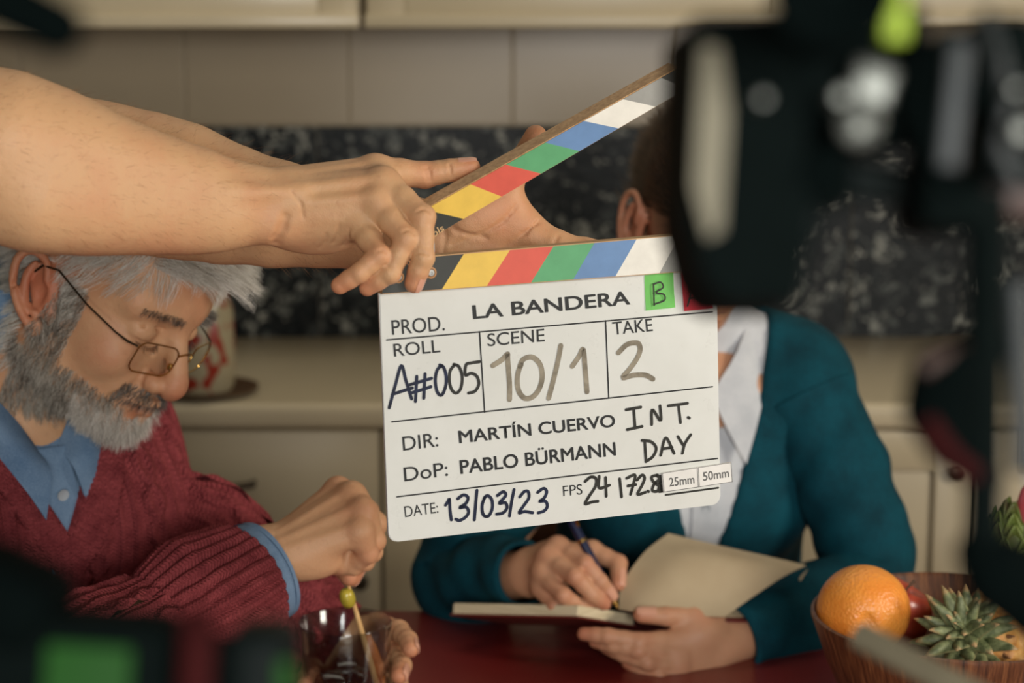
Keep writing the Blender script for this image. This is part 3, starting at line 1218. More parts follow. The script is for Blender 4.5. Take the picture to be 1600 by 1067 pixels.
def finger_prims(f):
    """f: four (px,py,d,r_mm): knuckle, middle joint, end joint, tip centre"""
    p = [pr(q) for q in f]
    r = [q[3] / 1000 for q in f]
    pts, rs = [p[0]], [r[0]]
    for i in range(3):
        pts.append((p[i] + p[i + 1]) / 2)
        rs.append((r[i] + r[i + 1]) / 2 * (0.99 if i == 0 else 0.95 if i == 1 else 0.99))
        pts.append(p[i + 1])
        rs.append(r[i + 1])
    out = chain(pts, rs)
    for j in (1, 2):                                       # knuckles of the middle joints
        o = p[j] - (p[j - 1] + p[j + 1]) / 2
        L = np.linalg.norm(o)
        if L > 0.003:
            out.append(ell(p[j] + o / L * r[j] * 0.20, (r[j] * 0.86,) * 3))
    return out


class Hand:
    """fingers: 4 x [(px,py,d,r)] index..little; thumb: [(px,py,d,r)] x4; bases: 4 x (px,py,d,r) at the wrist"""

    def __init__(s, bases, fingers, thumb, dorsal, extra=(), tendon=0.0022, web=0.15):
        s.web = web
        s.b, s.f, s.t, s.d, s.x, s.ten = bases, fingers, thumb, N3(dorsal) / np.linalg.norm(N3(dorsal)), list(extra), tendon

    def bounds(s):
        pts = [pr(q) for q in s.b] + [pr(q) for f in s.f for q in f] + [pr(q) for q in (s.t or [])]
        p = np.array(pts)
        return p.min(axis=0) - 0.03, p.max(axis=0) + 0.03

    def carve(s, V, kpalm=0.006, kfing=0.0006):
        palm = []
        for i in range(4):
            a, b = pr(s.b[i]), pr(s.f[i][0])
            ra, rb = s.b[i][3] / 1000, s.f[i][0][3] / 1000
            palm.append(rcone(a, b, ra, rb))
            if i < 3:
                a2, b2 = pr(s.b[i + 1]), pr(s.f[i + 1][0])
                palm.append(rcone((a + a2) / 2, (b * 0.9 + a * 0.1 + b2 * 0.9 + a2 * 0.1) / 2, ra * 0.95, rb * 0.9))
        # webs between the roots of the fingers
        for i in range(3):
            m0, p0_ = pr(s.f[i][0]), pr(s.f[i][1])
            m1, p1_ = pr(s.f[i + 1][0]), pr(s.f[i + 1][1])
            a, b = m0 + (p0_ - m0) * s.web, m1 + (p1_ - m1) * s.web
            r0, r1 = s.f[i][0][3] / 1000, s.f[i + 1][0][3] / 1000
            if np.linalg.norm(a - b) < 0.036:
                palm.append(rcone(a, b, r0 * 0.80, r1 * 0.80))
                palm.append(rcone((m0 + m1) / 2, (a + b) / 2, min(r0, r1) * 0.9, min(r0, r1) * 0.8))
        V.group(palm, 0.010, 0.006)
        for e in s.x:
            V.apply(e, 0.014)
        # fingers first among themselves, then into the palm
        fs = [finger_prims(f) for f in s.f]
        if s.t:
            tp = [pr(q) for q in s.t]
            tr = [q[3] / 1000 for q in s.t]
            V.apply(rcone(tp[0], tp[1], tr[0], tr[1]), 0.016)
            fs.append(chain([tp[1], (tp[1] + tp[2]) / 2, tp[2], tp[3]], [tr[1], (tr[1] + tr[2]) / 2 * 0.94, tr[2], tr[3]]))
        FV = Vol.__new__(Vol)
        FV.lo, FV.res, FV.n, FV.ax = V.lo, V.res, V.n, V.ax
        FV.F = np.full(V.n, 1.0, np.float32)
        for f in fs:
            FV.group(f, kfing, 0.003)
        h = np.maximum(kpalm - np.abs(V.F - FV.F), 0) / kpalm
        V.F = np.minimum(V.F, FV.F) - h * h * (kpalm * 0.25)
        # knuckle heads and tendons on the back of the hand
        for i in range(4):
            a, b = pr(s.b[i]), pr(s.f[i][0])
            rb = s.f[i][0][3] / 1000
            V.apply(ell(b + s.d * rb * 0.34, (rb * 0.72,) * 3), 0.008)
            if s.ten:
                V.apply(rcone(a + s.d * (s.b[i][3] / 1000 - 0.001), b + s.d * (rb * 0.9), s.ten, s.ten), 0.006)

    def tints(s):
        out = []
        for f in s.f:
            out.append((pr(f[3]), 0.010, 0.75))
            out.append((pr(f[2]), 0.008, 0.25))
            out.append((pr(f[1]), 0.009, 0.45))
            out.append((pr(f[0]), 0.012, 0.30))
        if s.t:
            out.append((pr(s.t[3]), 0.012, 0.7))
            out.append((pr(s.t[2]), 0.010, 0.35))
        return out

    def nail(s, f, parent, dors=None, w_=0.85):
        """small curved nail on the back of the end joint"""
        p = [pr(q) for q in f]
        D, T = p[-2], p[-1]
        r = f[-1][3] / 1000
        ax = T - D
        L = np.linalg.norm(ax)
        ax /= L
        n = N3(dors) if dors is not None else D - (p[-3] + T) / 2
        n = n - ax * (n @ ax)
        n /= np.linalg.norm(n)
        sd = np.cross(ax, n)
        mb = MB()
        nu, nv = 9, 7
        rows = []
        for j in range(nv):
            v = j / (nv - 1)
            z = L * 0.45 + v * (L * 0.55 + r * 0.72) - 0.0
            zz = max(0.0, z - L)
            rad = math.sqrt(max(r * r - zz * zz, 0)) * (1.0 if z > L else 1.0)
            rr = rad + (f[-2][3] / 1000 - r) * max(0, 1 - z / L)
            row = []
            for i in range(nu):
                th = (i / (nu - 1) - 0.5) * 2.0 * w_ * (0.9 + 0.1 * v) * (1 - 0.35 * max(0, v - 0.75) * 4 * (abs(i / (nu - 1) - 0.5) * 2) ** 2 * 0.5)
                lift = 0.0003 + 0.0005 * max(0, v - 0.6)
                q = D + ax * z + (n * math.cos(th) + sd * math.sin(th)) * (max(rr, r * 0.75) + lift)
                row.append(mb.bm.verts.new(q))
            rows.append(row)
        for j in range(nv - 1):
            for i in range(nu - 1):
                mb.bm.faces.new((rows[j][i], rows[j][i + 1], rows[j + 1][i + 1], rows[j + 1][i]))
        bmesh.ops.recalc_face_normals(mb.bm, faces=mb.bm.faces)
        bmesh.ops.solidify(mb.bm, geom=list(mb.bm.faces), thickness=-0.0005)
        return mb.build('fingernail', M_nail, parent, angle=60)


def crease(V, pts, r=0.0009, k=0.003, lift=0.0004, d0=1.2, d1=2.6):
    """shallow skin fold along photo pixels: pts are laid on the first surface seen there"""
    out = []
    for x, y in pts:
        ds = np.linspace(d0, d1, 1600)
        pp = np.array([N3(P(x, y, d0)) + (N3(P(x, y, d1)) - N3(P(x, y, d0))) * t for t in (ds - d0) / (d1 - d0)])
        ok = np.all((pp > V.lo) & (pp < V.lo + (V.n - 1) * V.res), axis=1)
        f = np.where(ok, V.sample(pp), 1)
        i = int(np.argmax(f < 0))
        if f[i] < 0:
            out.append(N3(P(x, y, ds[i] - lift)))
    for a, b in zip(out, out[1:]):
        if np.linalg.norm(a - b) < 0.03:
            V.apply(rcone(a, b, r, r), k, 's')


def tint_mesh(me, v, spots):
    t = np.zeros(len(v))
    for c, r, a in spots:
        d2 = ((v - np.asarray(c)[None]) ** 2).sum(axis=1)
        t = np.maximum(t, a * np.exp(-d2 / (2 * r * r)))
    vattr(me, 'tint', t)


def strands(name, mat, parent, curves, radius, tip=0.35, mw=None):
    """curves: array (n, k, 3) of strand points -> one hair object"""
    curves = np.asarray(curves, np.float32)
    n, k, _ = curves.shape
    hc = bpy.data.hair_curves.new(name)
    hc.add_curves([k] * n)
    hc.attributes['position'].data.foreach_set('vector', curves.reshape(-1, 3).ravel())
    ra = hc.attributes.get('radius') or hc.attributes.new('radius', 'FLOAT', 'POINT')
    rad = np.tile(np.linspace(1, tip, k) ** 1.0, n) * (np.repeat(radius, k) if not np.isscalar(radius) else radius)
    ra.data.foreach_set('value', rad.astype(np.float32))
    o = put(name, hc, mat, parent, mw)
    o['kind'] = 'stuff'
    return o


def hair_mat(name, dark, mid, light, lo=0.3, hi=0.7, rough=0.42):
    t = NT(name)
    hi_ = t.n('ShaderNodeHairInfo')
    v = t.coords()
    f = t.math('ADD', t.math('MULTIPLY', hi_.outputs['Random'], 0.6), t.math('MULTIPLY', t.noise(v, 38, 3), 0.6))
    c = t.ramp(f, [(lo, dark), (0.5 * (lo + hi), mid), (hi, light)])
    t.l(c, t.b.inputs['Base Color'])
    t.set(Roughness=rough)
    t.b.inputs['Specular IOR Level'].default_value = 0.35
    return t.m


def cloth_body(prims, lo, hi, res, k):
    V = Vol(lo, hi, res)
    for p in prims:
        V.apply(p, k)
    return V


def tris_area_sample(v, q, mask, n, rng):
    """n random points on the quads whose mask is true -> (points, normals)"""
    q = q[mask]
    a, b, c, d = v[q[:, 0]], v[q[:, 1]], v[q[:, 2]], v[q[:, 3]]
    nr = np.cross(c - a, d - b)
    ar = np.linalg.norm(nr, axis=1)
    i = rng.choice(len(q), n, p=ar / ar.sum())
    u, w_ = rng.random((n, 1)), rng.random((n, 1))
    p = (a[i] * (1 - u) + b[i] * u) * (1 - w_) + (d[i] * (1 - u) + c[i] * u) * w_
    return p, nr[i] / np.maximum(ar[i], 1e-12)[:, None]
# ================================================================== the crew member holding the slate
T_ = cam_vec(0, 0, 1)
hr = Hand(
    bases=[(452, 290, 1.524, 14.5), (446, 309, 1.514, 15), (444, 332, 1.513, 15), (446, 352, 1.520, 14)],
    fingers=[[(586, 268, 1.541, 12.2), (664, 273, 1.552, 10.2), (704, 266, 1.552, 8.6), (736, 261, 1.552, 7.2)],
             [(598, 288, 1.516, 12.4), (660, 339, 1.494, 9.3), (661, 402, 1.490, 8.2), (647, 443, 1.495, 7.3)],
             [(590, 316, 1.508, 12.0), (635, 373, 1.489, 9.2), (610, 426, 1.490, 7.5), (574, 450, 1.496, 6.3)],
             [(562, 350, 1.512, 11.2), (593, 399, 1.487, 8.4), (562, 426, 1.486, 7.2), (531, 446, 1.490, 6.7)]],
    thumb=[(470, 300, 1.548, 14), (560, 322, 1.566, 11), (605, 345, 1.572, 9.5), (640, 368, 1.572, 8)],
    dorsal=cam_vec(-0.1, 0.35, 1.0), web=0.10,
    extra=[ell(pr((497, 360, 1.530)), (0.034, 0.016, 0.019)),
           rcone(pr((520, 300, 1.54)), pr((585, 285, 1.548)), 0.011, 0.009)])
hl = Hand(
    bases=[(684, 345, 1.655, 15), (684, 366, 1.655, 15), (684, 390, 1.658, 15), (684, 412, 1.660, 15)],
    fingers=[[(866, 385, 1.645, 12), (960, 398, 1.660, 10), (1010, 402, 1.662, 8.8), (1048, 404, 1.660, 7.5)],
             [(862, 420, 1.652, 12.5), (965, 436, 1.668, 10), (1020, 440, 1.668, 9), (1060, 443, 1.664, 8)],
             [(852, 458, 1.654, 12), (945, 478, 1.668, 9.6), (1000, 484, 1.668, 8.6), (1036, 488, 1.664, 7.6)],
             [(836, 494, 1.654, 11), (910, 520, 1.664, 8.6), (950, 528, 1.664, 7.4), (980, 534, 1.662, 6.6)]],
    thumb=[(728, 340, 1.645, 16), (788, 296, 1.640, 12.0), (818, 250, 1.634, 10.8), (837, 213, 1.630, 9.4)],
    dorsal=cam_vec(0, 0, -1),
    extra=[ell(pr((760, 340, 1.642)), (0.034, 0.017, 0.022)),
           rcone(pr((786, 312, 1.645)), pr((852, 378, 1.648)), 0.010, 0.010),
           rcone(pr((795, 330, 1.647)), pr((850, 392, 1.650)), 0.011, 0.011),
           ell(pr((740, 425, 1.645)), (0.04, 0.017, 0.02))], tendon=0)
RES = 0.0016
SHR, SHL = np.array((-0.74, 1.42, 1.47)), np.array((-0.72, 1.80, 1.47))
ELR, ELL = pr((-105, 222, 1.44)), pr((120, 258, 1.705))
lo1, hi1 = hr.bounds()
VR = Vol(np.minimum(lo1, ELR - 0.066), np.maximum(hi1, ELR + 0.066), 0.00122)
armsq = (cam_vec(0, 0, 1), 1.28)
WR = pr((437, 322, 1.518))
fore = [(437, 322, 1.518, 27), (385, 320, 1.512, 28.5), (338, 317, 1.503, 32.5), (285, 311, 1.494, 37.5), (214, 299, 1.482, 43), (142, 285, 1.470, 50), (71, 264, 1.458, 57), (0, 243, 1.450, 60), (-60, 228, 1.443, 57)]
pts = [pr(q) for q in fore] + [ELR]
rs = [q[3] / 1000 for q in fore] + [0.050]
for p in chain(pts, rs, armsq):
    VR.apply(p, 0.012)
VR.apply(rcone(ELR, ELR * .93 + SHR * .07, 0.050, 0.050), 0.02)
# ulna head, extensor muscle and wrist dimple
VR.apply(ell(pr((424, 352, 1.507)), (0.012, 0.010, 0.010)), 0.012)
VR.apply(rcone(pr((20, 215, 1.43)), pr((300, 280, 1.482)), 0.030, 0.012), 0.03)
VR.apply(rcone(pr((60, 320, 1.44)), pr((330, 345, 1.492)), 0.024, 0.010), 0.03)
# tendons at the wrist
VR.apply(rcone(pr((330, 300, 1.478)), pr((470, 300, 1.500)), 0.004, 0.003), 0.012)
hr.carve(VR)
# wrist crease, folds under the knuckles and over the finger joints
crease(VR, [(430, 381), (434, 372), (441, 358), (446, 340)], 0.0016, 0.006, 0.0006)
for c_ in ([(662, 262), (666, 270), (668, 282)], [(668, 262), (672, 270), (673, 282)], [(702, 257), (704, 266), (704, 276)],
           [(455, 300), (470, 318), (474, 340)], [(520, 380), (528, 368), (530, 352)], [(536, 384), (544, 372), (546, 358)], [(500, 388), (508, 378), (510, 366)],
           [(652, 330), (662, 326), (672, 332)], [(630, 362), (640, 358), (648, 366)], [(588, 392), (598, 390), (606, 398)],
           [(650, 396), (659, 394), (668, 398)], [(602, 414), (612, 420)]):
    crease(VR, c_, 0.0006, 0.0022)
vr, qr = VR.nets()

lo2, hi2 = hl.bounds()
VL = Vol(np.minimum(lo2, np.minimum(SHL, ELL) - 0.07), np.maximum(hi2, np.maximum(SHL, ELL) + 0.07), RES * 1.05)
fore = [(690, 374, 1.655, 30), (620, 364, 1.660, 31), (560, 352, 1.665, 34), (500, 343, 1.670, 38), (430, 334, 1.676, 43), (350, 318, 1.684, 49), (280, 298, 1.692, 56), (220, 284, 1.698, 58), (170, 272, 1.702, 55)]
pts = [pr(q) for q in fore] + [ELL]
rs = [q[3] / 1000 for q in fore] + [0.05]
for p in chain(pts, rs, armsq):
    VL.apply(p, 0.012)
VL.apply(rcone(ELL, SHL, 0.050, 0.058), 0.03)
hl.carve(VL)
# palm creases
for c_ in ([(806, 322), (786, 346), (752, 366), (706, 384)], [(842, 346), (818, 366), (786, 388)], [(872, 368), (868, 378), (866, 388)], [(694, 346), (696, 368), (692, 396)], [(704, 352), (716, 362), (760, 372)]):
    crease(VL, c_, 0.0008, 0.003)
vl, ql = VL.nets()

# torso, neck, head and legs (outside the frame, to the left)
MID = (SHR + SHL) / 2
body = [rcone(SHR + (0, 0.03, 0), SHL - (0, 0.03, 0), 0.066, 0.066), rcone(MID + (-.02, 0, -.05), MID + (-.02, 0, -.30), 0.135, 0.12, (Vector((1, 0, 0)), 1.25)),
        rcone(MID + (-.02, 0, -.30), MID + (-.02, 0, -.52), 0.125, 0.14, (Vector((1, 0, 0)), 1.25)),
        rcone(MID + (-.02, 0, 0), MID + (0.01, 0, .16), 0.058, 0.055)]
HC = MID + np.array((0.03, 0, 0.225))
body += [ell(HC + (-.008, 0, 0.02), (0.098, 0.077, 0.100)), ell(HC + (0.028, 0, -.05), (0.058, 0.056, 0.065)), ell(HC + (0.055, 0, -.085), (0.026, 0.03, 0.022)),
         rcone(HC + (0.088, 0, 0.012), HC + (0.104, 0, -.026), 0.009, 0.014), ell(HC + (0.072, 0.0, -.055), (0.02, 0.028, 0.012)),
         ell(HC + (-.005, 0.078, -.005), (0.016, 0.008, 0.030)), ell(HC + (-.005, -0.078, -.005), (0.016, 0.008, 0.030))]
body += [rcone(ELR, SHR, 0.049, 0.058)]
legs = []
for s_ in (-1, 1):
    hip = MID + np.array((-.02, 0.085 * s_, -.55))
    kn = hip + np.array((0.01, 0.01 * s_, -.42))
    an = np.array((kn[0] - .02, kn[1], 0.09))
    legs += [rcone(hip, kn, 0.085, 0.056), rcone(kn, an, 0.055, 0.038), rcone(an, an + (0.14, 0, -0.05), 0.036, 0.028)]
VB = Vol(MID + (-.25, -.40, -1.5), MID + (0.40, .40, .37), 0.008)
for p in body + legs:
    VB.apply(p, 0.025)
for s_ in (-1, 1):
    VB.apply(ell(HC + (0.083, 0.031 * s_, 0.012), (0.012, 0.016, 0.011)), 0.01, 's')
vb, qb = VB.nets()
crew = thing('person', 'person in a black t-shirt reaching in from the left, both bare arms holding the slate', 'person', (MID[0], MID[1], 0))
vv, qq = join_np([(vr, qr), (vl, ql), (vb, qb)])
me = mesh_np('body', vv, qq)
tint_mesh(me, vv, hr.tints() + hl.tints() + [(pr((420, 355, 1.5)), 0.02, 0.3), (pr((780, 370, 1.635)), 0.05, 0.35), (pr((200, 370, 1.48)), 0.04, 0.25)])
put('body', me, M_skin_crew, crew)
hr.nail([hr.f[1][0], hr.f[1][1], hr.f[1][2], hr.f[1][3]], crew, dors=cam_vec(1.0, -0.15, 0.35))
hr.nail(hr.f[0], crew, dors=cam_vec(0, 1, 0.25))
M_tee = plain('black_cotton', s2l((34, 36, 38)), 0.85, nscale=400, noise=0.2, bump=0.2)
VT = Vol(MID + (-.25, -.40, -.62), MID + (0.36, .40, .14), 0.007)
for p in [rcone(SHR + (0, 0.03, 0), SHL - (0, 0.03, 0), 0.078, 0.078), rcone(MID + (-.02, 0, -.05), MID + (-.02, 0, -.56), 0.152, 0.155, (Vector((1, 0, 0)), 1.22)),
          rcone(SHR, SHR * 0.55 + ELR * 0.45, 0.075, 0.072), rcone(SHL, SHL * 0.55 + ELL * 0.45, 0.075, 0.072)]:
    VT.apply(p, 0.03)
VT.apply(rcone(MID + (-.0, 0, .05), MID + (0.03, 0, .25), 0.062, 0.08), 0.01, 's')
v, q = VT.nets()
put('t_shirt', mesh_np('t_shirt', v, q), M_tee, crew)
M_jean = plain('dark_jeans', s2l((40, 48, 62)), 0.85, nscale=300, noise=0.2)
VT = Vol(MID + (-.25, -.35, -1.42), MID + (0.26, .35, -.45), 0.008)
VT.apply(rcone(MID + (-.02, 0, -.50), MID + (-.02, 0, -.56), 0.148, 0.15, (Vector((1, 0, 0)), 1.2)), 0.03)
for s_ in (-1, 1):
    hip = MID + np.array((-.02, 0.085 * s_, -.55))
    kn = hip + np.array((0.01, 0.01 * s_, -.42))
    an = np.array((kn[0] - .02, kn[1], 0.11))
    VT.apply(rcone(hip, kn, 0.096, 0.070), 0.03)
    VT.apply(rcone(kn, an, 0.070, 0.058), 0.03)
v, q = VT.nets()
put('trousers', mesh_np('trousers', v, q), M_jean, crew)
M_shoe = plain('black_shoe', s2l((28, 28, 30)), 0.5)
for s_ in (-1, 1):
    kn = MID + np.array((-.01, 0.095 * s_, -.97))
    x, y = kn[0] - .02, kn[1]
    VT = Vol((x - .09, y - .07, 0), (x + .22, y + .07, .14), 0.006)
    VT.apply(rcone((x - .02, y, .055), (x + .15, y, .04), 0.045, 0.038), 0.02)
    VT.apply(rcone((x - .02, y, .055), (x - .01, y, .11), 0.045, 0.05), 0.02)
    VT.F = np.maximum(VT.F, 0.004 - VT.ax[2][None, None, :])
    v, q = VT.nets()
    put('shoe', mesh_np('shoe', v, q), M_shoe, crew)
rng = np.random.default_rng(5)
# short dark hair on the head
fc = vb[qb].mean(axis=1) - HC
msk = (np.linalg.norm(fc, axis=1) < 0.16) & (fc[:, 2] > 0.055 - 0.0 + np.where(fc[:, 0] > 0.02, 0.02, -0.05) * 1.0) & (fc[:, 2] > -0.06)
p_, n_ = tris_area_sample(vb, qb, msk, 2500, rng)
tt = np.linspace(0, 1, 4)[None, :, None]
dr = n_ * 0.6 + np.array((0.35, 0, 0.1)) + rng.normal(0, 0.2, n_.shape)
M_hair_dark = hair_mat('dark_brown_hair', s2l((22, 16, 12)), s2l((44, 30, 22)), s2l((70, 50, 36)))
strands('hair', M_hair_dark, crew, p_[:, None, :] + dr[:, None, :] * 0.03 * tt - n_[:, None] * 0.002, 0.0016)
# fine hairs along both forearms
def arm_hair(v, q, box, n, ln, name='arm_hair'):
    c = v[q].mean(axis=1)
    cx = np.array([(c - N3(CAM)) @ N3(a) for a in (RIGHT, UP, FWD)]).T
    px = 800 + cx[:, 0] / cx[:, 2] * F
    py = 533.5 - cx[:, 1] / cx[:, 2] * F
    m = (px > box[0]) & (px < box[2]) & (py > box[1]) & (py < box[3])
    p_, n_ = tris_area_sample(v, q, m, n, rng)
    n_ = n_ * np.sign((n_ * 1.0).sum(axis=1, keepdims=True) * 0 + 1)
    d = N3(RIGHT) * 0.9 - N3(UP) * 0.25 + rng.normal(0, 0.35, p_.shape)
    t = np.linspace(0, 1, 5)[None, :, None]
    L = ln * rng.uniform(0.5, 1.2, (n, 1, 1))
    nn = -n_ if FLIPN else n_
    return p_[:, None, :] + (nn[:, None, :] * 0.55 * t + d[:, None, :] * (0.35 * t + 0.5 * t * t)) * L
# find out whether the quads' normals point outward
_c = vr[qr[:2000]].mean(axis=1)
_n = np.cross(vr[qr[:2000, 2]] - vr[qr[:2000, 0]], vr[qr[:2000, 3]] - vr[qr[:2000, 1]])
_n /= np.linalg.norm(_n, axis=1)[:, None]
FLIPN = bool(np.mean(VR.sample(_c + _n * 0.004) - VR.sample(_c - _n * 0.004)) < 0)
M_armhair = hair_mat('arm_hair', s2l((70, 44, 24)), s2l((120, 84, 50)), s2l((160, 118, 76)))
h1 = arm_hair(vl, ql, (60, 120, 640, 440), 1500, 0.009)
h2 = arm_hair(vr, qr, (-50, 100, 430, 420), 1400, 0.006)
strands('arm_hair', M_armhair, crew, np.vstack([h1, h2]), 0.00006)
# ================================================================== heads (own frame: x face, y left, z up, origin between the ears)
def head_volume(res, man=True, nose=0.0, lower=0.0, neck_to=(-.05, 0, -.20), lids=0.0):
    V = Vol((-.125, -.105, -.23), (0.15, .105, .16), res)
    U = V.apply
    U(ell((-.012, 0, .050), (.100, .076, .088)), .02)
    U(ell((.034, 0, -.012), (.060, .060, .080)), .03)
    U(ell((.050, 0, .058), (.046, .060, .046)), .03)
    for s in (-1, 1):
        U(rcone((.002, .053 * s, -.052), (.066, .024 * s, -.084 + lower), .022, .018), .03)
        U(ell((.062, .041 * s, -.024), (.026, .021, .024)), .02)
        U(rcone((.092, .010 * s, .034), (.072, .047 * s, .031), .0105 if man else .008, .009), .016)
    U(ell((.084, 0, -.090 + lower), (.019, .022, .017)), .02)
    U(ell((.082, 0, -.058 + lower * .5), (.024, .032, .024)), .02)
    for s in (-1, 1):
        U(ell((.103, .031 * s, .010), (.015, .019, .013)), .012, 's')
        U(ell((.0775, .032 * s, .009), (.0145, .0165, .0140)), .004)       # lid over the eyeball
        # lid crease and lash slit
        U(rcone((.0895, .018 * s, .016), (.0840, .044 * s, .015), .0012, .001), .003, 's')
        U(rcone((.0925, .019 * s, .001 + lids), (.0850, .045 * s, .002 + lids), .0012, .001), .002, 's')
        # bags and folds
        U(rcone((.090, .016 * s, -.010), (.076, .047 * s, -.012), .0013, .001), .006, 's')
        if man:
            U(rcone((.099, .020 * s, -.036), (.086, .034 * s, -.062), .0018, .0014), .009, 's')
    # nose
    nz = nose
    U(rcone((.090, 0, .024), (.117 + nz, 0, -.022), .0085, .0105), .012)
    U(ell((.116 + nz, 0, -.029 - nz * .6), (.0135, .0135, .0125)), .006)
    U(rcone((.100, 0, -.036), (.116 + nz, 0, -.036 - nz * .5), .008, .007), .006)
    for s in (-1, 1):
        U(ell((.1035, .0145 * s, -.034), (.0125, .0078, .0092)), .005)
        U(ell((.108, .0075 * s, -.0435), (.0065, .0038, .0050)), .003, 's')
        U(rcone((.0955, .021 * s, -.028), (.0985, .0215 * s, -.041), .0016, .0012), .005, 's')
    # mouth
    mz = -.060 + lower * .4
    for s in (-1, 1):
        U(rcone((.0985, .023 * s, mz - .003), (.1085, .004 * s, mz + .003), .0026, .0048), .004)
        U(rcone((.0975, .021 * s, mz - .006), (.1052, .0, mz - .0085), .0024, .0052), .004)
        U(rcone((.0985, .026 * s, mz - .004), (.112, 0, mz - .0022), .0013, .0010), .002, 's')
    U(rcone((.103, 0, mz - .020), (.104, .0, mz - .020), .004, .004), .012, 's')
    U(rcone((-.022, 0, -.05), neck_to, .056 if man else .047, .060 if man else .050), .03)
    # ears
    for s in (-1, 1):
        ear = Matrix.Rotation(math.radians(-34 if man else -16), 3, 'Y')           # top leans back

        def E(u, v, o=0.0):
            p = ear @ Vector((u * 0.92, 0, v * 1.06))
            return N3((p.x - .006, s * (.0765 + .008 + o - .34 * u), p.z - .008))
        U(rcone(E(.004, .012, -.008), E(.004, -.016, -.008), .017, .013, (Vector((0, 1, 0)), 2.4)), .008)
        rim = [(.010, .000), (.014, .016), (.010, .030), (-.002, .037), (-.014, .031), (-.019, .017), (-.018, .001), (-.013, -.014), (-.006, -.026)]
        rp = spline([(*E(u, v, .001),) for u, v in rim], 22)
        for i in range(21):
            U(rcone(rp[i], rp[i + 1], .0037, .0037), .002)
        U(ell(E(-.001, -.029, -.001), (.0085, .0050, .0095)), .004)
        ah = spline([(*E(u, v, -.002),) for u, v in ((.000, .025), (-.008, .016), (-.0105, .004), (-.007, -.010), (.001, -.018))], 12)
        for i in range(11):
            U(rcone(ah[i], ah[i + 1], .0034, .0034), .003)
        U(ell(E(.004, -.002, .004), (.0100, .0095, .0140)), .003, 's')
        U(ell(E(-.012, .014, .005), (.0028, .004, .012)), .003, 's')
        U(ell(E(.006, .022, .005), (.0045, .005, .006)), .004, 's')
        U(ell(E(.0125, -.006, -.004), (.0045, .0040, .0065)), .004)
    return V


def xf(m, v):
    """4x4 mathutils matrix on an (n,3) array"""
    a = np.array(m)
    return v @ a[:3, :3].T + a[:3, 3]


def head_matrix(pitch, yaw, roll, anchor_local, anchor_world, flip=False, scale=1.0):
    """camera-relative: pitch down, yaw toward the viewer; the anchor point lands on anchor_world"""
    p, y = math.radians(pitch), math.radians(yaw)
    f = cam_vec(math.cos(p) * math.cos(y), -math.sin(p), math.cos(p) * math.sin(y))
    u = cam_vec(math.sin(p) * math.cos(y), math.cos(p), math.sin(p) * math.sin(y))
    R_ = frame(f, u) @ Matrix.Rotation(math.radians(roll), 3, 'X')
    R_ = R_ * scale
    m = R_.to_4x4()
    m.translation = Vector(anchor_world) - R_ @ Vector(anchor_local)
    return m


def grow(V, p, n, d_fn, length, k, rng, spread=0.25, droop=0.0, clear=0.0008, wave=0.0, clump=0.0, clump_n=40):
    """strands from points p (own frame) along d_fn(p, n), pushed out of the head volume"""
    m = len(p)
    out = np.zeros((m, k, 3))
    q = p.copy()
    out[:, 0] = q - n * 0.001
    d = d_fn(p, n)
    d = d / np.linalg.norm(d, axis=1)[:, None]
    rnd = rng.normal(0, spread, d.shape)
    ph = rng.uniform(0, 2 * PI, (m, 1))
    L = (length(p) if callable(length) else np.full(m, length)) * rng.uniform(0.6, 1.15, m)
    for i in range(1, k):
        dd = d_fn(q, n)
        dd = dd / np.maximum(np.linalg.norm(dd, axis=1), 1e-9)[:, None]
        dd = dd + rnd * (0.35 + 0.65 * i / k) + np.array((0, 0, -droop * i / k))
        if wave:
            dd = dd + wave * np.sin(ph + i * 1.5) * np.cross(dd, n)
        dd /= np.linalg.norm(dd, axis=1)[:, None]
        q = q + dd * (L / (k - 1))[:, None]
        f = V.sample(q)
        e = 0.002
        g = np.stack([V.sample(q + np.eye(3)[a] * e) - V.sample(q - np.eye(3)[a] * e) for a in range(3)], axis=1)
        g /= np.maximum(np.linalg.norm(g, axis=1), 1e-9)[:, None]
        pen = np.clip(clear + 0.0025 * i / k - f, 0, 0.02)
        q = q + g * pen[:, None]
        out[:, i] = q
    if clump:
        ng = max(8, m // clump_n)
        gi = rng.choice(m, ng, replace=False)
        d2 = ((out[:, None, 0] - out[None, gi, 0]) ** 2).sum(axis=2)
        near = gi[np.argmin(d2, axis=1)]
        t = (np.linspace(0, 1, k) ** 0.8)[None, :, None] * clump * rng.uniform(.6, 1.1, (m, 1, 1))
        out = out * (1 - t) + out[near] * t
    return out


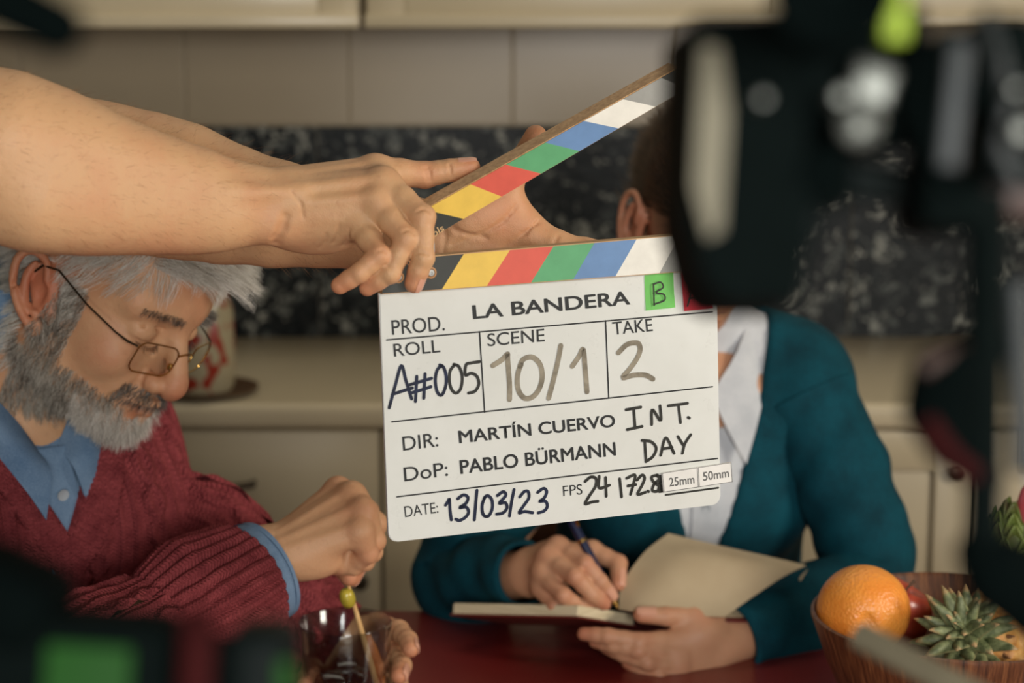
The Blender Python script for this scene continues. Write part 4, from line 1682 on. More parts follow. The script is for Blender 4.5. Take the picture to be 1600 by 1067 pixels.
def tube_grid(centers, radii, nphi, disp=None, ref=(0, 0, 1), close=True, sq=None):
    """swept tube as arrays: verts, quads, uv(metres), s, phi. disp(s, phi, t) -> metres outward"""
    c = np.asarray(centers, float)
    n = len(c)
    t = np.gradient(c, axis=0)
    t /= np.linalg.norm(t, axis=1)[:, None]
    s = np.concatenate([[0], np.cumsum(np.linalg.norm(np.diff(c, axis=0), axis=1))])
    r0 = np.asarray(ref, float)
    X = np.zeros_like(c)
    for i in range(n):
        r0 = r0 - t[i] * (r0 @ t[i])
        r0 /= np.linalg.norm(r0)
        X[i] = r0
    Y = np.cross(t, X)
    phi = np.linspace(0, 2 * PI, nphi + 1)
    S, PH = np.meshgrid(s, phi, indexing='ij')
    R_ = np.repeat(np.asarray(radii, float)[:, None], nphi + 1, axis=1)
    base = R_.copy()
    if disp is not None:
        R_ = R_ + disp(S, PH, S / s[-1])
    fx = 1.0 if sq is None else sq
    v = c[:, None, :] + X[:, None, :] * (R_ * np.cos(PH) * fx)[..., None] + Y[:, None, :] * (R_ * np.sin(PH))[..., None]
    uv = np.stack([PH * base.mean(), S], axis=-1)
    m = nphi + 1
    i, j = np.meshgrid(np.arange(n - 1), np.arange(nphi), indexing='ij')
    q = np.stack([i * m + j, i * m + j + 1, (i + 1) * m + j + 1, (i + 1) * m + j], axis=-1).reshape(-1, 4)
    return v.reshape(-1, 3), q, uv.reshape(-1, 2)


def knit(name, base, dark, cable=True):
    t = NT(name)
    tc = t.n('ShaderNodeTexCoord')
    sp = t.n('ShaderNodeSeparateXYZ')
    t.l(tc.outputs['UV'], sp.inputs[0])
    u, v = sp.outputs[0], sp.outputs[1]
    M_ = t.math
    # stocking stitch: little v shapes, 3 mm pitch
    su = M_('ABSOLUTE', M_('SUBTRACT', M_('FRACT', M_('DIVIDE', u, 0.0062)), 0.5))
    st = M_('SINE', M_('MULTIPLY', M_('ADD', v, M_('MULTIPLY', su, 0.0045)), 2 * PI / 0.0036))
    rib = M_('SUBTRACT', 1.0, M_('MULTIPLY', M_('ABSOLUTE', M_('SUBTRACT', su, 0.25)), 3.0))
    h = M_('ADD', M_('MULTIPLY', st, 0.22), M_('MULTIPLY', rib, 0.25))
    if cable:
        Pp = 0.056
        x = M_('MULTIPLY', M_('SUBTRACT', M_('FRACT', M_('DIVIDE', u, Pp)), 0.5), Pp)
        a = M_('MULTIPLY', M_('SINE', M_('MULTIPLY', v, 2 * PI / 0.052)), 0.0075)
        d1 = M_('ABSOLUTE', M_('SUBTRACT', x, a))
        d2 = M_('ABSOLUTE', M_('ADD', x, a))
        cab = M_('MAXIMUM', 0.0, M_('SUBTRACT', 1.0, M_('DIVIDE', M_('MINIMUM', d1, d2), 0.0065)))
        edge = M_('MAXIMUM', 0.0, M_('SUBTRACT', 1.0, M_('MULTIPLY', M_('ABSOLUTE', M_('SUBTRACT', M_('ABSOLUTE', x), 0.021)), 260.0)))
        hc = M_('ADD', M_('MULTIPLY', cab, 1.6), M_('MULTIPLY', edge, 0.9))
        h = M_('ADD', h, hc)
    vv = t.coords()
    fz = t.noise(vv, 420, 3)
    h = M_('ADD', h, M_('MULTIPLY', fz, 0.5))
    t.bump(h, 0.9, 0.0034)
    f = M_('ADD', M_('MULTIPLY', t.noise(vv, 60, 4), 0.6), M_('MULTIPLY', t.noise(vv, 700, 2), 0.5))
    c = t.ramp(f, [(0.38, dark), (0.68, base)])
    t.l(c, t.b.inputs['Base Color'])
    t.set(Roughness=0.92)
    t.b.inputs['Specular IOR Level'].default_value = 0.15
    t.b.inputs['Sheen Weight'].default_value = 0.35
    t.b.inputs['Sheen Roughness'].default_value = 0.4
    t.b.inputs['Sheen Tint'].default_value = base + (1,)
    return t.m


def weave(name, base, dark, sc=900):
    t = NT(name)
    v = t.coords()
    f = t.math('ADD', t.math('MULTIPLY', t.noise(v, 25, 4), 0.6), t.math('MULTIPLY', t.noise(v, sc, 2), 0.5))
    t.l(t.ramp(f, [(0.4, dark), (0.66, base)]), t.b.inputs['Base Color'])
    t.set(Roughness=0.85)
    t.b.inputs['Specular IOR Level'].default_value = 0.2
    t.bump(t.noise(v, sc, 3), 0.4, 0.0005)
    return t.m
# ================================================================== the grey haired man
rng = np.random.default_rng(11)
HM = head_matrix(33, 25, 0, (-.004, -.0855, -.008), P(55, 460, 1.80))
V = head_volume(0.0017, True, nose=0.001, lower=0.006, neck_to=(-.045, 0, -.16))
hv, hq = V.nets()
HV = V
HO = HM.translation.copy()
# torso frame: facing right and toward the viewer, leaning forward
_fc = math.radians(50)
tf = (RIGHT * math.cos(_fc) - Vector((0, 1, 0)) * math.sin(_fc))
tf = (tf * math.cos(math.radians(14)) - Vector((0, 0, 1)) * math.sin(math.radians(14))).normalized()
TR = frame(tf, Vector((0, 0, 1)))
NB = HO + RIGHT * -0.097 + Vector((0, 0.035, -0.105))
TM = TR.to_4x4()
TM.translation = NB
TMI = TM.inverted()


def tl(p):
    return N3(TM @ Vector(p))


man = thing('person', 'grey bearded man in a maroon cable sweater and glasses, stirring his drink', 'person', (NB.x, NB.y, 0))
# hands
hm = Hand(
    bases=[(432, 848, 1.845, 13.5), (426, 856, 1.830, 14.5), (424, 868, 1.820, 14.5), (428, 878, 1.815, 13)],
    fingers=[[(528, 768, 1.862, 12.5), (574, 800, 1.880, 10.5), (572, 858, 1.882, 9), (550, 903, 1.868, 7.5)],
             [(549, 776, 1.842, 13), (586, 818, 1.858, 10.8), (582, 862, 1.868, 9.2), (556, 886, 1.862, 8)],
             [(566, 800, 1.826, 12.5), (584, 844, 1.836, 10.5), (570, 876, 1.848, 9), (540, 882, 1.850, 8)],
             [(562, 832, 1.816, 12), (574, 864, 1.824, 9.6), (552, 884, 1.836, 8.2), (522, 884, 1.842, 7.4)]],
    thumb=[(452, 850, 1.860, 15), (505, 868, 1.872, 11.5), (535, 885, 1.870, 9.8), (546, 902, 1.858, 8.2)],
    dorsal=cam_vec(0.05, 0.75, 0.75),
    extra=[ell(pr((478, 876, 1.828)), (0.034, 0.020, 0.018)), ell(pr((545, 868, 1.850)), (0.018, 0.016, 0.016)), ell(pr((500, 850, 1.850)), (0.036, 0.022, 0.022))], tendon=0.0016)
hn = Hand(
    bases=[(535, 985, 1.985, 13), (535, 1002, 1.985, 14), (535, 1020, 1.985, 14), (538, 1036, 1.985, 13)],
    fingers=[[(588, 978, 1.985, 12), (622, 985, 1.958, 10.2), (637, 1000, 1.930, 9.2), (642, 1014, 1.908, 8)],
             [(590, 1006, 1.985, 12), (622, 1024, 1.955, 10.2), (628, 1040, 1.925, 9.2), (624, 1056, 1.900, 8)],
             [(588, 1034, 1.985, 12), (620, 1060, 1.955, 10), (626, 1078, 1.925, 9), (620, 1094, 1.900, 8)],
             [(582, 1060, 1.985, 11), (610, 1096, 1.955, 8.6), (616, 1112, 1.928, 8), (610, 1128, 1.905, 7)]],
    thumb=[(520, 1010, 1.972, 13), (490, 1040, 1.955, 11), (478, 1060, 1.925, 9.8), (474, 1072, 1.895, 8.4)],
    dorsal=cam_vec(0.2, 0.5, -1), tendon=0)
RESH = 0.0017
ELm, WRm = pr((30, 1135, 1.66)), pr((412, 866, 1.828))
ELn, WRn = pr((385, 915, 1.99)), pr((530, 1008, 1.988))
lo, hi = hm.bounds()
V1 = Vol(lo - .05, hi, RESH)
ax = WRm + (WRm - ELm) / np.linalg.norm(WRm - ELm) * -0.06
V1.apply(rcone(ax, WRm, .031, .0265, (cam_vec(0, .7, .7), 1.25)), .01)
V1.apply(rcone(WRm, pr((450, 862, 1.836)), .0265, .025, (cam_vec(0, .7, .7), 1.3)), .012)
hm.carve(V1)
v1, q1 = V1.nets()
lo, hi = hn.bounds()
V2 = Vol(lo - .04, hi, 0.0022)
V2.apply(rcone(WRn * 0.8 + ELn * 0.2, WRn, .030, .026), .01)
hn.carve(V2)
v2, q2 = V2.nets()
# trunk, arms and legs under the clothes
SHm, SHn = tl((0.00, -.185, -.02)), pr((192, 808, 1.96))
HIP = NB + Vector((0.02, 0.09, -.62))
HIP.z = 0.50
trunk = [rcone(tl((-.02, -.13, -.02)), tl((-.02, .08, -.05)), .06, .06), rcone(tl((-.02, 0, -.08)), HIP, .115, .115),
         rcone(SHm, ELm, .048, .042), rcone(ELm, WRm, .042, .028), rcone(SHn, ELn, .048, .042), rcone(ELn, WRn, .042, .026),
         rcone(tl((-.02, 0, -.02)), HM @ Vector((-.035, 0, -.10)), .058, .056)]
leg_pts = []
for s_ in (-1, 1):
    h0 = N3(HIP) + N3(TR @ Vector((0, .09 * s_, 0))) * np.array((1, 1, 0)) + (0, 0, -.0)
    fl = N3(Vector((tf.x, tf.y, 0)).normalized())
    kn = h0 + fl * 0.40 + (0, 0, 0.0)
    kn[2] = 0.50
    an = kn + fl * 0.02
    an[2] = 0.09
    leg_pts.append((h0, kn, an, fl))
    trunk += [rcone(h0, kn, .07, .052), rcone(kn, an, .050, .036), rcone(an, an + fl * .14 + (0, 0, -.05), .034, .026)]
allp = np.array([p[1] for p in trunk] + [p[2] for p in trunk])
V3 = Vol(allp.min(axis=0) - .02, allp.max(axis=0) + .02, 0.009)
for p in trunk:
    V3.apply(p, .03)
v3, q3 = V3.nets()
hw = xf(HM, hv)
vv, qq = join_np([(hw, hq), (v1, q1), (v2, q2), (v3, q3)])
me = mesh_np('body', vv, qq)
hl_ = lambda p: N3(HM @ Vector(p))
spots = hm.tints() + hn.tints() + [(hl_((.12, 0, -.034)), .016, .65), (hl_((.105, .014, -.034)), .010, .5), (hl_((.105, -.014, -.034)), .010, .5),
                                   (hl_((-.004, -.088, .005)), .030, .85), (hl_((-.004, -.088, -.035)), .014, .8),
                                   (hl_((.105, 0, -.066)), .009, .75), (hl_((.101, -.012, -.066)), .008, .75), (hl_((.101, .012, -.066)), .008, .75),
                                   (hl_((.065, -.045, -.02)), .02, .45), (hl_((.09, 0, .07)), .03, .35)]
tint_mesh(me, vv, spots)
put('body', me, M_skin_man, man)
for f in hm.f[:1]:
    hm.nail(f, man)
hn.nail(hn.f[0], man)
hn.nail(hn.f[1], man)

# ---- hair, beard, brows
fcn = hv[hq].mean(axis=1)
fn = np.cross(hv[hq[:, 2]] - hv[hq[:, 0]], hv[hq[:, 3]] - hv[hq[:, 1]])
fn /= np.maximum(np.linalg.norm(fn, axis=1), 1e-12)[:, None]
sgn = -1.0 if np.mean(V.sample(fcn[:3000] + fn[:3000] * .004) - V.sample(fcn[:3000] - fn[:3000] * .004)) < 0 else 1.0
x, y, z = fcn.T
ay = np.abs(y)
onear = (ay > .074) & (x > -.045) & (x < .022) & (z < .045) & (z > -.055)
# hairline: temples run back, side hair to the ear, nape
hairline = np.where(x > .02, .078 - 0.9 * np.clip(ay - .030, 0, .04) + 0.55 * np.clip(x - .06, -0.05, .05) * 0, .020)
sideb = (x > .012) & (x < .036) & (z > -.01) & (ay > .05) & (z < .05)
hm_mask = (((z > hairline) & (x <= .092)) | ((x < -.005) & (z > -.085)) | sideb) & ~onear
M_hair_grey = hair_mat('silver_hair', s2l((150, 143, 128)), s2l((208, 202, 186)), s2l((236, 232, 222)), 0.28, 0.72)


def hair_dir(p, n):
    # combed forward and to the right side of the picture (his left), falling over the brow
    top = np.clip((p[:, 2] - .06) / .06, 0, 1)[:, None]
    fr = np.array((1.0, 0.25, 0.12))[None] * top + np.array((-0.55, 0, -0.85))[None] * (1 - top)
    fr = fr + np.where((p[:, 0] > .075)[:, None], np.array((0.75, 0.1, -0.55))[None], 0)
    return fr + n * 0.22 * sgn


ps, ns = tris_area_sample(hv, hq, hm_mask, 15000, rng)
ns = ns * sgn
S1 = grow(V, ps, ns, lambda p, n: hair_dir(p, n * sgn), lambda p: np.where(p[:, 2] > .07, np.where(p[:, 0] > .05, .034, .058), .030), 9, rng, 0.22, 0.25, 0.0015, wave=0.25, clump=.6, clump_n=35)
strands('hair', M_hair_grey, man, xf(HM, S1.reshape(-1, 3)).reshape(S1.shape), 0.00014)
# quiff hanging over the forehead
qm = (z > .070) & (x > .030) & (ay < .056)
ps, ns = tris_area_sample(hv, hq, qm, 5200, rng)
ns = ns * sgn


def quiff_dir(p, n):
    f = np.clip((p[:, 0] - .085) / .05, 0, 1)[:, None]
    return np.array((1.0, 0.12, 0.30))[None] * (1 - f) + np.array((0.75, 0.25, -0.45))[None] * f * 0.55 + n * 0.12


S2 = grow(V, ps, ns, quiff_dir, lambda p: .034 + .16 * np.clip(p[:, 0] - .03, 0, .06), 12, rng, 0.20, 0.02, 0.004, wave=0.34, clump=.72, clump_n=40)
strands('fringe', M_hair_grey, man, xf(HM, S2.reshape(-1, 3)).reshape(S2.shape), 0.00013)
# beard
edge = np.where(x < .035, .012 - 0.0 * x, -.048 - 0.25 * (x - .035))
lipm = (x > .096) & (ay < .024) & (z > -.0735) & (z < -.053)
cheek = (x > .035) & (z > -.046 - 0.12 * ay)
bm_ = (z < edge) & (z > -.125) & (x > np.where(z > -.05, .012, -.012)) & ~onear & ~lipm & ~cheek & (ay < .085)
side = (x > .008) & (x < .036) & (z < .02) & (z > -.08) & (ay > .045)
bm_ = bm_ | side
M_beard = hair_mat('grey_beard', s2l((62, 55, 48)), s2l((128, 118, 104)), s2l((204, 196, 180)), 0.32, 0.78)
ps, ns = tris_area_sample(hv, hq, bm_, 17000, rng)
ns = ns * sgn
S3 = grow(V, ps, ns, lambda p, n: np.array((0.15, 0, -0.75))[None] + n * 0.55 + np.stack([0.0 * p[:, 0], -0.5 * p[:, 1] / .08 * (p[:, 2] < -.07), 0 * p[:, 0]], axis=1),
          lambda p: np.where(p[:, 0] > .06, .019, .017), 8, rng, 0.42, 0.1, 0.0008, wave=0.85, clump=.6, clump_n=14)
_chin = (S3[:, 0, 0] > .058) & (S3[:, 0, 2] < -.066)
strands('beard', M_beard, man, xf(HM, S3[~_chin].reshape(-1, 3)).reshape(S3[~_chin].shape), 0.00012)
M_chin = hair_mat('white_chin_beard', s2l((130, 122, 110)), s2l((196, 188, 174)), s2l((228, 222, 210)), 0.3, 0.72)
strands('chin_beard', M_chin, man, xf(HM, S3[_chin].reshape(-1, 3)).reshape(S3[_chin].shape), 0.00012)
# moustache
mm = (x > .082) & (ay < .034) & (z < -.040) & (z > -.058 + .16 * np.clip(.0 - ay, -1, 0) * 0.6) & (z > -.062) & ~((x > .1075) & (z > -.045))
M_must = hair_mat('dark_moustache', s2l((34, 30, 28)), s2l((82, 76, 70)), s2l((170, 162, 150)), 0.35, 0.85)
ps, ns = tris_area_sample(hv, hq, mm, 1100, rng)
ns = ns * sgn
S4 = grow(V, ps, ns, lambda p, n: np.stack([0.1 + 0 * p[:, 0], np.sign(p[:, 1]) * 0.8, -0.75 + 0 * p[:, 0]], axis=1) + n * 0.35, .010, 6, rng, 0.25, 0.0, 0.0006)
strands('moustache', M_must, man, xf(HM, S4.reshape(-1, 3)).reshape(S4.shape), 0.00015)
for s_ in (-1, 1):
    em = (y * s_ > .012) & (y * s_ < .052) & (z > .0295 - .08 * np.abs(ay - .03)) & (z < .0365 - .10 * np.abs(ay - .03)) & (x > .05)
    ps, ns = tris_area_sample(hv, hq, em, 300, rng)
    ns = ns * sgn
    S5 = grow(V, ps, ns, lambda p, n: np.array((0.2, 0.9 * s_, -0.12))[None] + n * 0.35 + 0 * p, .011, 5, rng, 0.2, 0, 0.0006)
    strands('eyebrow', M_must, man, xf(HM, S5.reshape(-1, 3)).reshape(S5.shape), 0.00014)
    lash = spline([(.0935, .019 * s_, .0005), (.0935, .030 * s_, -.002), (.0865, .045 * s_, .0008)], 26)
    d = np.tile(np.array((0.8, 0.25 * s_, -0.7)), (26, 1)) + rng.normal(0, .1, (26, 3))
    S6 = lash[:, None, :] + d[:, None, :] * 0.0065 * np.linspace(0, 1, 4)[None, :, None]
    strands('eyelashes', M_hair_dark, man, xf(HM, S6.reshape(-1, 3)).reshape(S6.shape), 0.00022)

# ---- eyeglasses: worn, a thing of their own
M_gold = plain('gold_wire', s2l((190, 150, 82)), 0.22, metal=1.0, noise=0.03)
M_dkwire = plain('dark_temple', s2l((52, 42, 26)), 0.35, metal=0.6)


def clear_glass(name, tint=(0.97, 0.98, 0.98), edge=0.55, base=0.035, rough=0.03, power=3.0):
    t = NT(name)
    t.t.nodes.remove(t.b)
    tr = t.n('ShaderNodeBsdfTransparent')
    tr.inputs[0].default_value = tint + (1,)
    gs = t.n('ShaderNodeBsdfGlossy')
    gs.inputs['Roughness'].default_value = rough
    gs.inputs[0].default_value = (1, 1, 1, 1)
    lw = t.n('ShaderNodeLayerWeight')
    lw.inputs[0].default_value = 0.5
    f = t.math('ADD', t.math('MULTIPLY', t.math('POWER', lw.outputs['Facing'], power), edge), base)
    mx = t.n('ShaderNodeMixShader')
    t.l(f, mx.inputs[0])
    t.l(tr.outputs[0], mx.inputs[1])
    t.l(gs.outputs[0], mx.inputs[2])
    t.l(mx.outputs[0], t.t.nodes['Material Output'].inputs['Surface'])
    return t.m


M_lens = clear_glass('lens_glass')
gx = .114
gl = thing('eyeglasses', 'thin gold wire glasses on the nose of the bearded man', 'glasses', HM @ Vector((gx, 0, -.002)))
for s_ in (-1, 1):
    rp = [(gx - .30 * max(0, abs(yy) - .012) - .10 * abs(zz + .004), s_ * (abs(yy)), zz) for yy, zz in
          [(.034 + a_, b_ - .006) for a_, b_ in round_rect(-.0235, -.0165, .0235, .0145, .010, 6)]]
    rp = [HM @ Vector(p) for p in rp]
    rm = MB().tube(rp + [rp[0]], 0.00075, 8).build('rim', M_gold, gl)
    lb = MB()
    cen = sum(rp, Vector()) / len(rp)
    vs = [lb.bm.verts.new(p) for p in rp]
    lb.bm.faces.new(vs)
    lb.build('lens', M_lens, gl, angle=60)
    MB().tube([HM @ Vector(p) for p in ((gx - .0155, s_ * .0575, .003), (gx - .022, s_ * .066, .004), (gx - .034, s_ * .0715, .006), (.045, s_ * .0795, .013), (.006, s_ * .0845, .024), (-.012, s_ * .0835, .018), (-.026, s_ * .081, -.006))],
              [.0009, .0012, .0009, .0009, .0010, .0012, .0013], 8).build('temple', M_dkwire, gl)
    pad = HM @ Vector((gx - .003, s_ * .0105, -.012))
    MB().lathe([(0, -.004), (.0026, -.0026), (.003, 0), (.0026, .0026), (0, .004)], pad, HM.to_3x3(), 10, cap=False).build('nose_pad', M_gold, gl)
MB().tube([HM @ Vector(p) for p in ((gx, -.0115, .001), (gx + .003, -.006, .005), (gx + .004, 0, .006), (gx + .003, .006, .005), (gx, .0115, .001))], 0.0009, 8).build('bridge', M_gold, gl)

# ---- clothes
C_MAR, C_MARD = s2l((146, 66, 68)), s2l((104, 40, 44))
M_knit = knit('maroon_cable_knit', C_MAR, C_MARD)
M_knitrib = knit('maroon_rib', C_MAR, C_MARD, cable=False)
M_denim = weave('denim_shirt', s2l((116, 140, 164)), s2l((84, 110, 138)))
M_trous = weave('grey_trousers', s2l((62, 60, 58)), s2l((44, 42, 42)))


SHnl = N3(TMI @ Vector(SHn))


def trunk_vol(off, res, lo=(-.24, -.30, -.52), hi=(.26, .33, .14)):
    W = Vol(lo, hi, res)
    sqx = (Vector((1, 0, 0)), 1.22)
    W.apply(rcone((-.012, -.165, -.035), (-.012, .100, -.065), .070 + off, .066 + off), .04)
    W.apply(rcone((-.005, .06, -.07), SHnl, .066 + off, .062 + off), .03)
    W.apply(rcone((-.005, -.055, -.14), (-.005, .055, -.14), .118 + off, .118 + off), .06)
    W.apply(rcone((-.02, 0, -.16), (-.04, 0, -.50), .168 + off, .165 + off, sqx), .06)
    for s_ in (-1, 1):
        W.apply(rcone((-.03, .02 * s_, .045), (-.015, (.14 if s_ < 0 else .09) * s_, -.005 - (0 if s_ < 0 else .035)), .050 + off, .056 + off), .04)
    return W


WS = trunk_vol(0.008, 0.0034)
F0 = WS.F.copy()
# v opening, cut from the solid; the shirt fills it
VB_, VW = -.150, .100                                      # lowest point and half width at the neck


def vhalf(z_):
    return np.clip((z_ - VB_) / (0.03 - VB_), 0, 1.6) * VW


X_, Y_, Z_ = WS.ax[0][:, None, None], WS.ax[1][None, :, None], WS.ax[2][None, None, :]
wedge = np.maximum((np.abs(Y_) - vhalf(Z_)) * 0.8, -(X_ + 0.03)).astype(np.float32)
WS.F = np.maximum(WS.F, -wedge)
# neck hole
WS.apply(rcone((-.03, 0, .0), (.02, 0, .16), .080, .085), .01, 's')
sv, sq_ = WS.nets()
suv = np.stack([sv[:, 1], sv[:, 2]], axis=1)


def cable_h(u, v):
    """height of the cable pattern, metres"""
    pp = .056
    x_ = (np.mod(u / pp, 1) - .5) * pp
    a_ = .0075 * np.sin(v * 2 * PI / .052)
    cab = np.maximum(0, 1 - np.minimum(np.abs(x_ - a_), np.abs(x_ + a_)) / .0075)
    edg = np.maximum(0, 1 - np.abs(np.abs(x_) - .021) / .004)
    return .0056 * cab + .0034 * edg


_e = .003
_g3 = np.stack([WS.sample(sv + np.eye(3)[a] * _e) - WS.sample(sv - np.eye(3)[a] * _e) for a in range(3)], axis=1)
_g3 /= np.maximum(np.linalg.norm(_g3, axis=1), 1e-9)[:, None]
sv = sv + _g3 * cable_h(suv[:, 0], suv[:, 1])[:, None]
swv, swq, swuv = [xf(TM, sv)], [sq_], [suv]
off = len(sv)


def sleeve_disp(amp):
    return lambda S, PH, t: cable_h(PH * .058, S) + amp * (np.sin(9 * PH + 3 * np.sin(S * 40)) * np.sin(S * 55 + 2 * PH)) + 0.004 * np.sin(S * 30 + 2 * np.cos(PH)) * t


def add_sleeve(pts, rad, n, nphi, ref, amp=0.0018):
    global off
    c = spline(pts, n)
    r = np.interp(np.linspace(0, 1, n), np.linspace(0, 1, len(rad)), rad)
    v, q, uv = tube_grid(c, r, nphi, sleeve_disp(amp), ref)
    swv.append(v)
    swq.append(q + off)
    swuv.append(uv)
    off += len(v)


wm = pr((389, 905, 1.822))
m2 = ELm + (wm - ELm) * 0.60 + N3(UP) * 0.004
add_sleeve([SHm, SHm * .5 + ELm * .5 + (-.01, -.02, 0), ELm, ELm * .6 + wm * .4, m2], [.050, .078, .074, .068, .058], 170, 220, (0, 0, 1))
add_sleeve([SHn * .75 + tl((0, .06, -.07)) * .25, SHn * .5 + ELn * .5 + (0.015, 0.01, 0.015), ELn, ELn * .4 + WRn * .6, WRn * .85 + ELn * .15], [.036, .056, .057, .052, .044], 170, 220, (0, 0, 1), 0.0026)
me = mesh_np('sweater', np.vstack(swv), np.vstack(swq), np.vstack(swuv))
sweater = put('sweater', me, M_knit, man)


def ribbed_cuff(pts, rad, nrib, name, ref, amp=0.0054, n=90):
    c = spline(pts, n)
    r = np.interp(np.linspace(0, 1, n), np.linspace(0, 1, len(rad)), rad)

    def dsp(S, PH, t):
        a = amp * np.clip(np.minimum(t / 0.08, (1 - t) / 0.03 + 0.35), 0, 1)
        wob_ = 0.25 * np.sin(S * 60 + PH * 3) + 0.12 * np.sin(S * 150 + PH * 7)
        rib = np.abs(np.sin(nrib * PH / 2 + wob_)) ** 0.7
        st = 0.10 * np.sin(S * 2 * PI / 0.0034 + 6 * np.abs(np.sin(nrib * PH / 2 + wob_)))
        return a * (rib * 1.5 - 0.7 + st) + 0.0016 * np.sin(3 * PH + S * 40)
    v, q, uv = tube_grid(c, r, nrib * 12, dsp, ref)
    # turned-in lip at the open end
    m = nrib * 12 + 1
    cen = c[-1]
    last = v[-m:]
    inner = cen + (last - cen) * 0.88
    inner2 = inner - (c[-1] - c[-4]) * 1.5
    v2_ = np.vstack([v, inner, inner2])
    n0 = len(v) - m
    j = np.arange(m - 1)
    q2_ = [q]
    for a, b in ((n0, len(v)), (len(v), len(v) + m)):
        q2_.append(np.stack([a + j, a + j + 1, b + j + 1, b + j], axis=1))
    uv2 = np.vstack([uv, uv[-m:], uv[-m:]])
    return put(name, mesh_np(name, v2_, np.vstack(q2_), uv2), M_knitrib, man)


dirm = (wm - m2) / np.linalg.norm(wm - m2)
ribbed_cuff([m2 - dirm * .012, m2 * .6 + wm * .4, wm], [.050, .063, .054], 29, 'sleeve_cuff', (0, 0, 1))
dirn = (WRn - ELn) / np.linalg.norm(WRn - ELn)
ribbed_cuff([WRn - dirn * .055, WRn - dirn * .03, WRn - dirn * .002], [.047, .045, .042], 34, 'sleeve_cuff', (0, 0, 1), 0.0018, 30)
# shirt cuff showing past the knitted one
v, q, uv = tube_grid(spline([wm - dirm * .03, wm, wm + dirm * .019], 14), np.interp(np.linspace(0, 1, 14), [0, 1], [.0500, .0480]), 60, lambda S, PH, t: 0.0012 * np.sin(3 * PH + 1), (0, 0, 1))
cm = MB()
b_ = mesh_np('shirt_cuff', v, q)
cm.bm.from_mesh(b_)
bmesh.ops.remove_doubles(cm.bm, verts=list(cm.bm.verts), dist=1e-5)
bmesh.ops.solidify(cm.bm, geom=list(cm.bm.faces), thickness=0.0028)
shirt_cuff = cm.build('shirt_cuff', M_denim, man, angle=50)
# seam line stitched round the cuff
sc_ = wm + dirm * .0055
_v = v.reshape(14, 61, 3)[11]
MB().tube([Vector(sc_ + (p - (wm + dirm * .0055)) / np.linalg.norm(p - (wm + dirm * .0055)) * .0497) for p in _v], 0.0004, 6).build('cuff_stitching', weave('stitch_blue', s2l((70, 92, 118)), s2l((54, 76, 104))), shirt_cuff)

# neck band along the v
WF = Vol.__new__(Vol)
WF.lo, WF.res, WF.n, WF.ax, WF.F = WS.lo, WS.res, WS.n, WS.ax, F0


def front_x(y_, z_, add=0.0):
    xs_ = np.linspace(.24, -.1, 260)
    f = WF.sample(np.stack([xs_, np.full(260, y_), np.full(260, z_)], axis=1))
    i = np.argmax(f < 0) if np.any(f < 0) else np.argmin(f)
    return xs_[i] + add


zs_ = np.concatenate([np.linspace(.035, VB_, 60), np.linspace(VB_, .035, 60)[1:]])
sg_ = np.concatenate([-np.ones(60), np.ones(59)])
rows_v, rows_q = [], []
nb_, BW = 9, .030
cl = []
for z_, g_ in zip(zs_, sg_):
    cl.append((g_ * float(vhalf(np.array(z_))), z_))
cl = spline(cl, 420)
tg = np.gradient(cl, axis=0)
tg /= np.linalg.norm(tg, axis=1)[:, None]
Ls = np.concatenate([[0], np.cumsum(np.linalg.norm(np.diff(cl, axis=0), axis=1))])
nv_ = []
for i in range(420):
    # outward of the v, limited at the point so both sides meet on the centre line
    nx = np.array((tg[i, 1], -tg[i, 0]))
    for j in range(nb_ + 2):
        wj = np.clip((j - 1) / (nb_ - 1), 0, 1) * BW
        yy, zz = cl[i] + nx * -wj * -1 if False else cl[i] - nx * wj * (1 if nx[1] > 0 else 1)
        if cl[i, 0] < -0.001:
            yy = min(yy, -0.0)
        elif cl[i, 0] > 0.001:
            yy = max(yy, 0.0)
        hgt = 0.0055 * (0 if j in (0, nb_ + 1) else 1) * (1 - 0.25 * abs((j - (nb_ + 1) / 2) / (nb_ / 2)) ** 3) + 0.0013 * abs(math.sin(Ls[i] * PI / 0.0052)) - (0.006 if j in (0, nb_ + 1) else 0)
        nv_.append((front_x(yy, zz) + hgt, yy, zz))
m = nb_ + 2
i, j = np.meshgrid(np.arange(419), np.arange(m - 1), indexing='ij')
nq_ = np.stack([i * m + j, i * m + j + 1, (i + 1) * m + j + 1, (i + 1) * m + j], axis=-1).reshape(-1, 4)
nvw = xf(TM, np.array(nv_))
put('neck_band', mesh_np('neck_band', nvw, nq_, np.array(nv_)[:, 1:]), M_knitrib, man)

# shirt inside the v, collar and placket
VS = trunk_vol(-0.001, 0.005, lo=(-.15, -.16, -.25), hi=(.24, .16, .12))
VS.apply(rcone((-.035, 0, .03), (-.010, 0, .075), .066, .064), .03)
v, q = VS.nets()
put('shirt', mesh_np('shirt', xf(TM, v), q), M_denim, man)


def sheet(rows, th, name, mat, parent, m_=None, sub=6):
    """smooth sheet through a grid of control rows, with thickness"""
    rr = [spline(r, 14) for r in rows]
    g = np.array([spline([r[k] for r in rr], sub * (len(rows) - 1) + 1) for k in range(14)]).transpose(1, 0, 2)
    mb = MB()
    vs = [[mb.bm.verts.new((m_ or Matrix.Identity(4)) @ Vector(p)) for p in row] for row in g]
    for a, b in zip(vs, vs[1:]):
        for k in range(len(a) - 1):
            mb.bm.faces.new((a[k], a[k + 1], b[k + 1], b[k]))
    bmesh.ops.recalc_face_normals(mb.bm, faces=mb.bm.faces)
    bmesh.ops.solidify(mb.bm, geom=list(mb.bm.faces), thickness=th)
    return mb.build(name, mat, parent, angle=60)


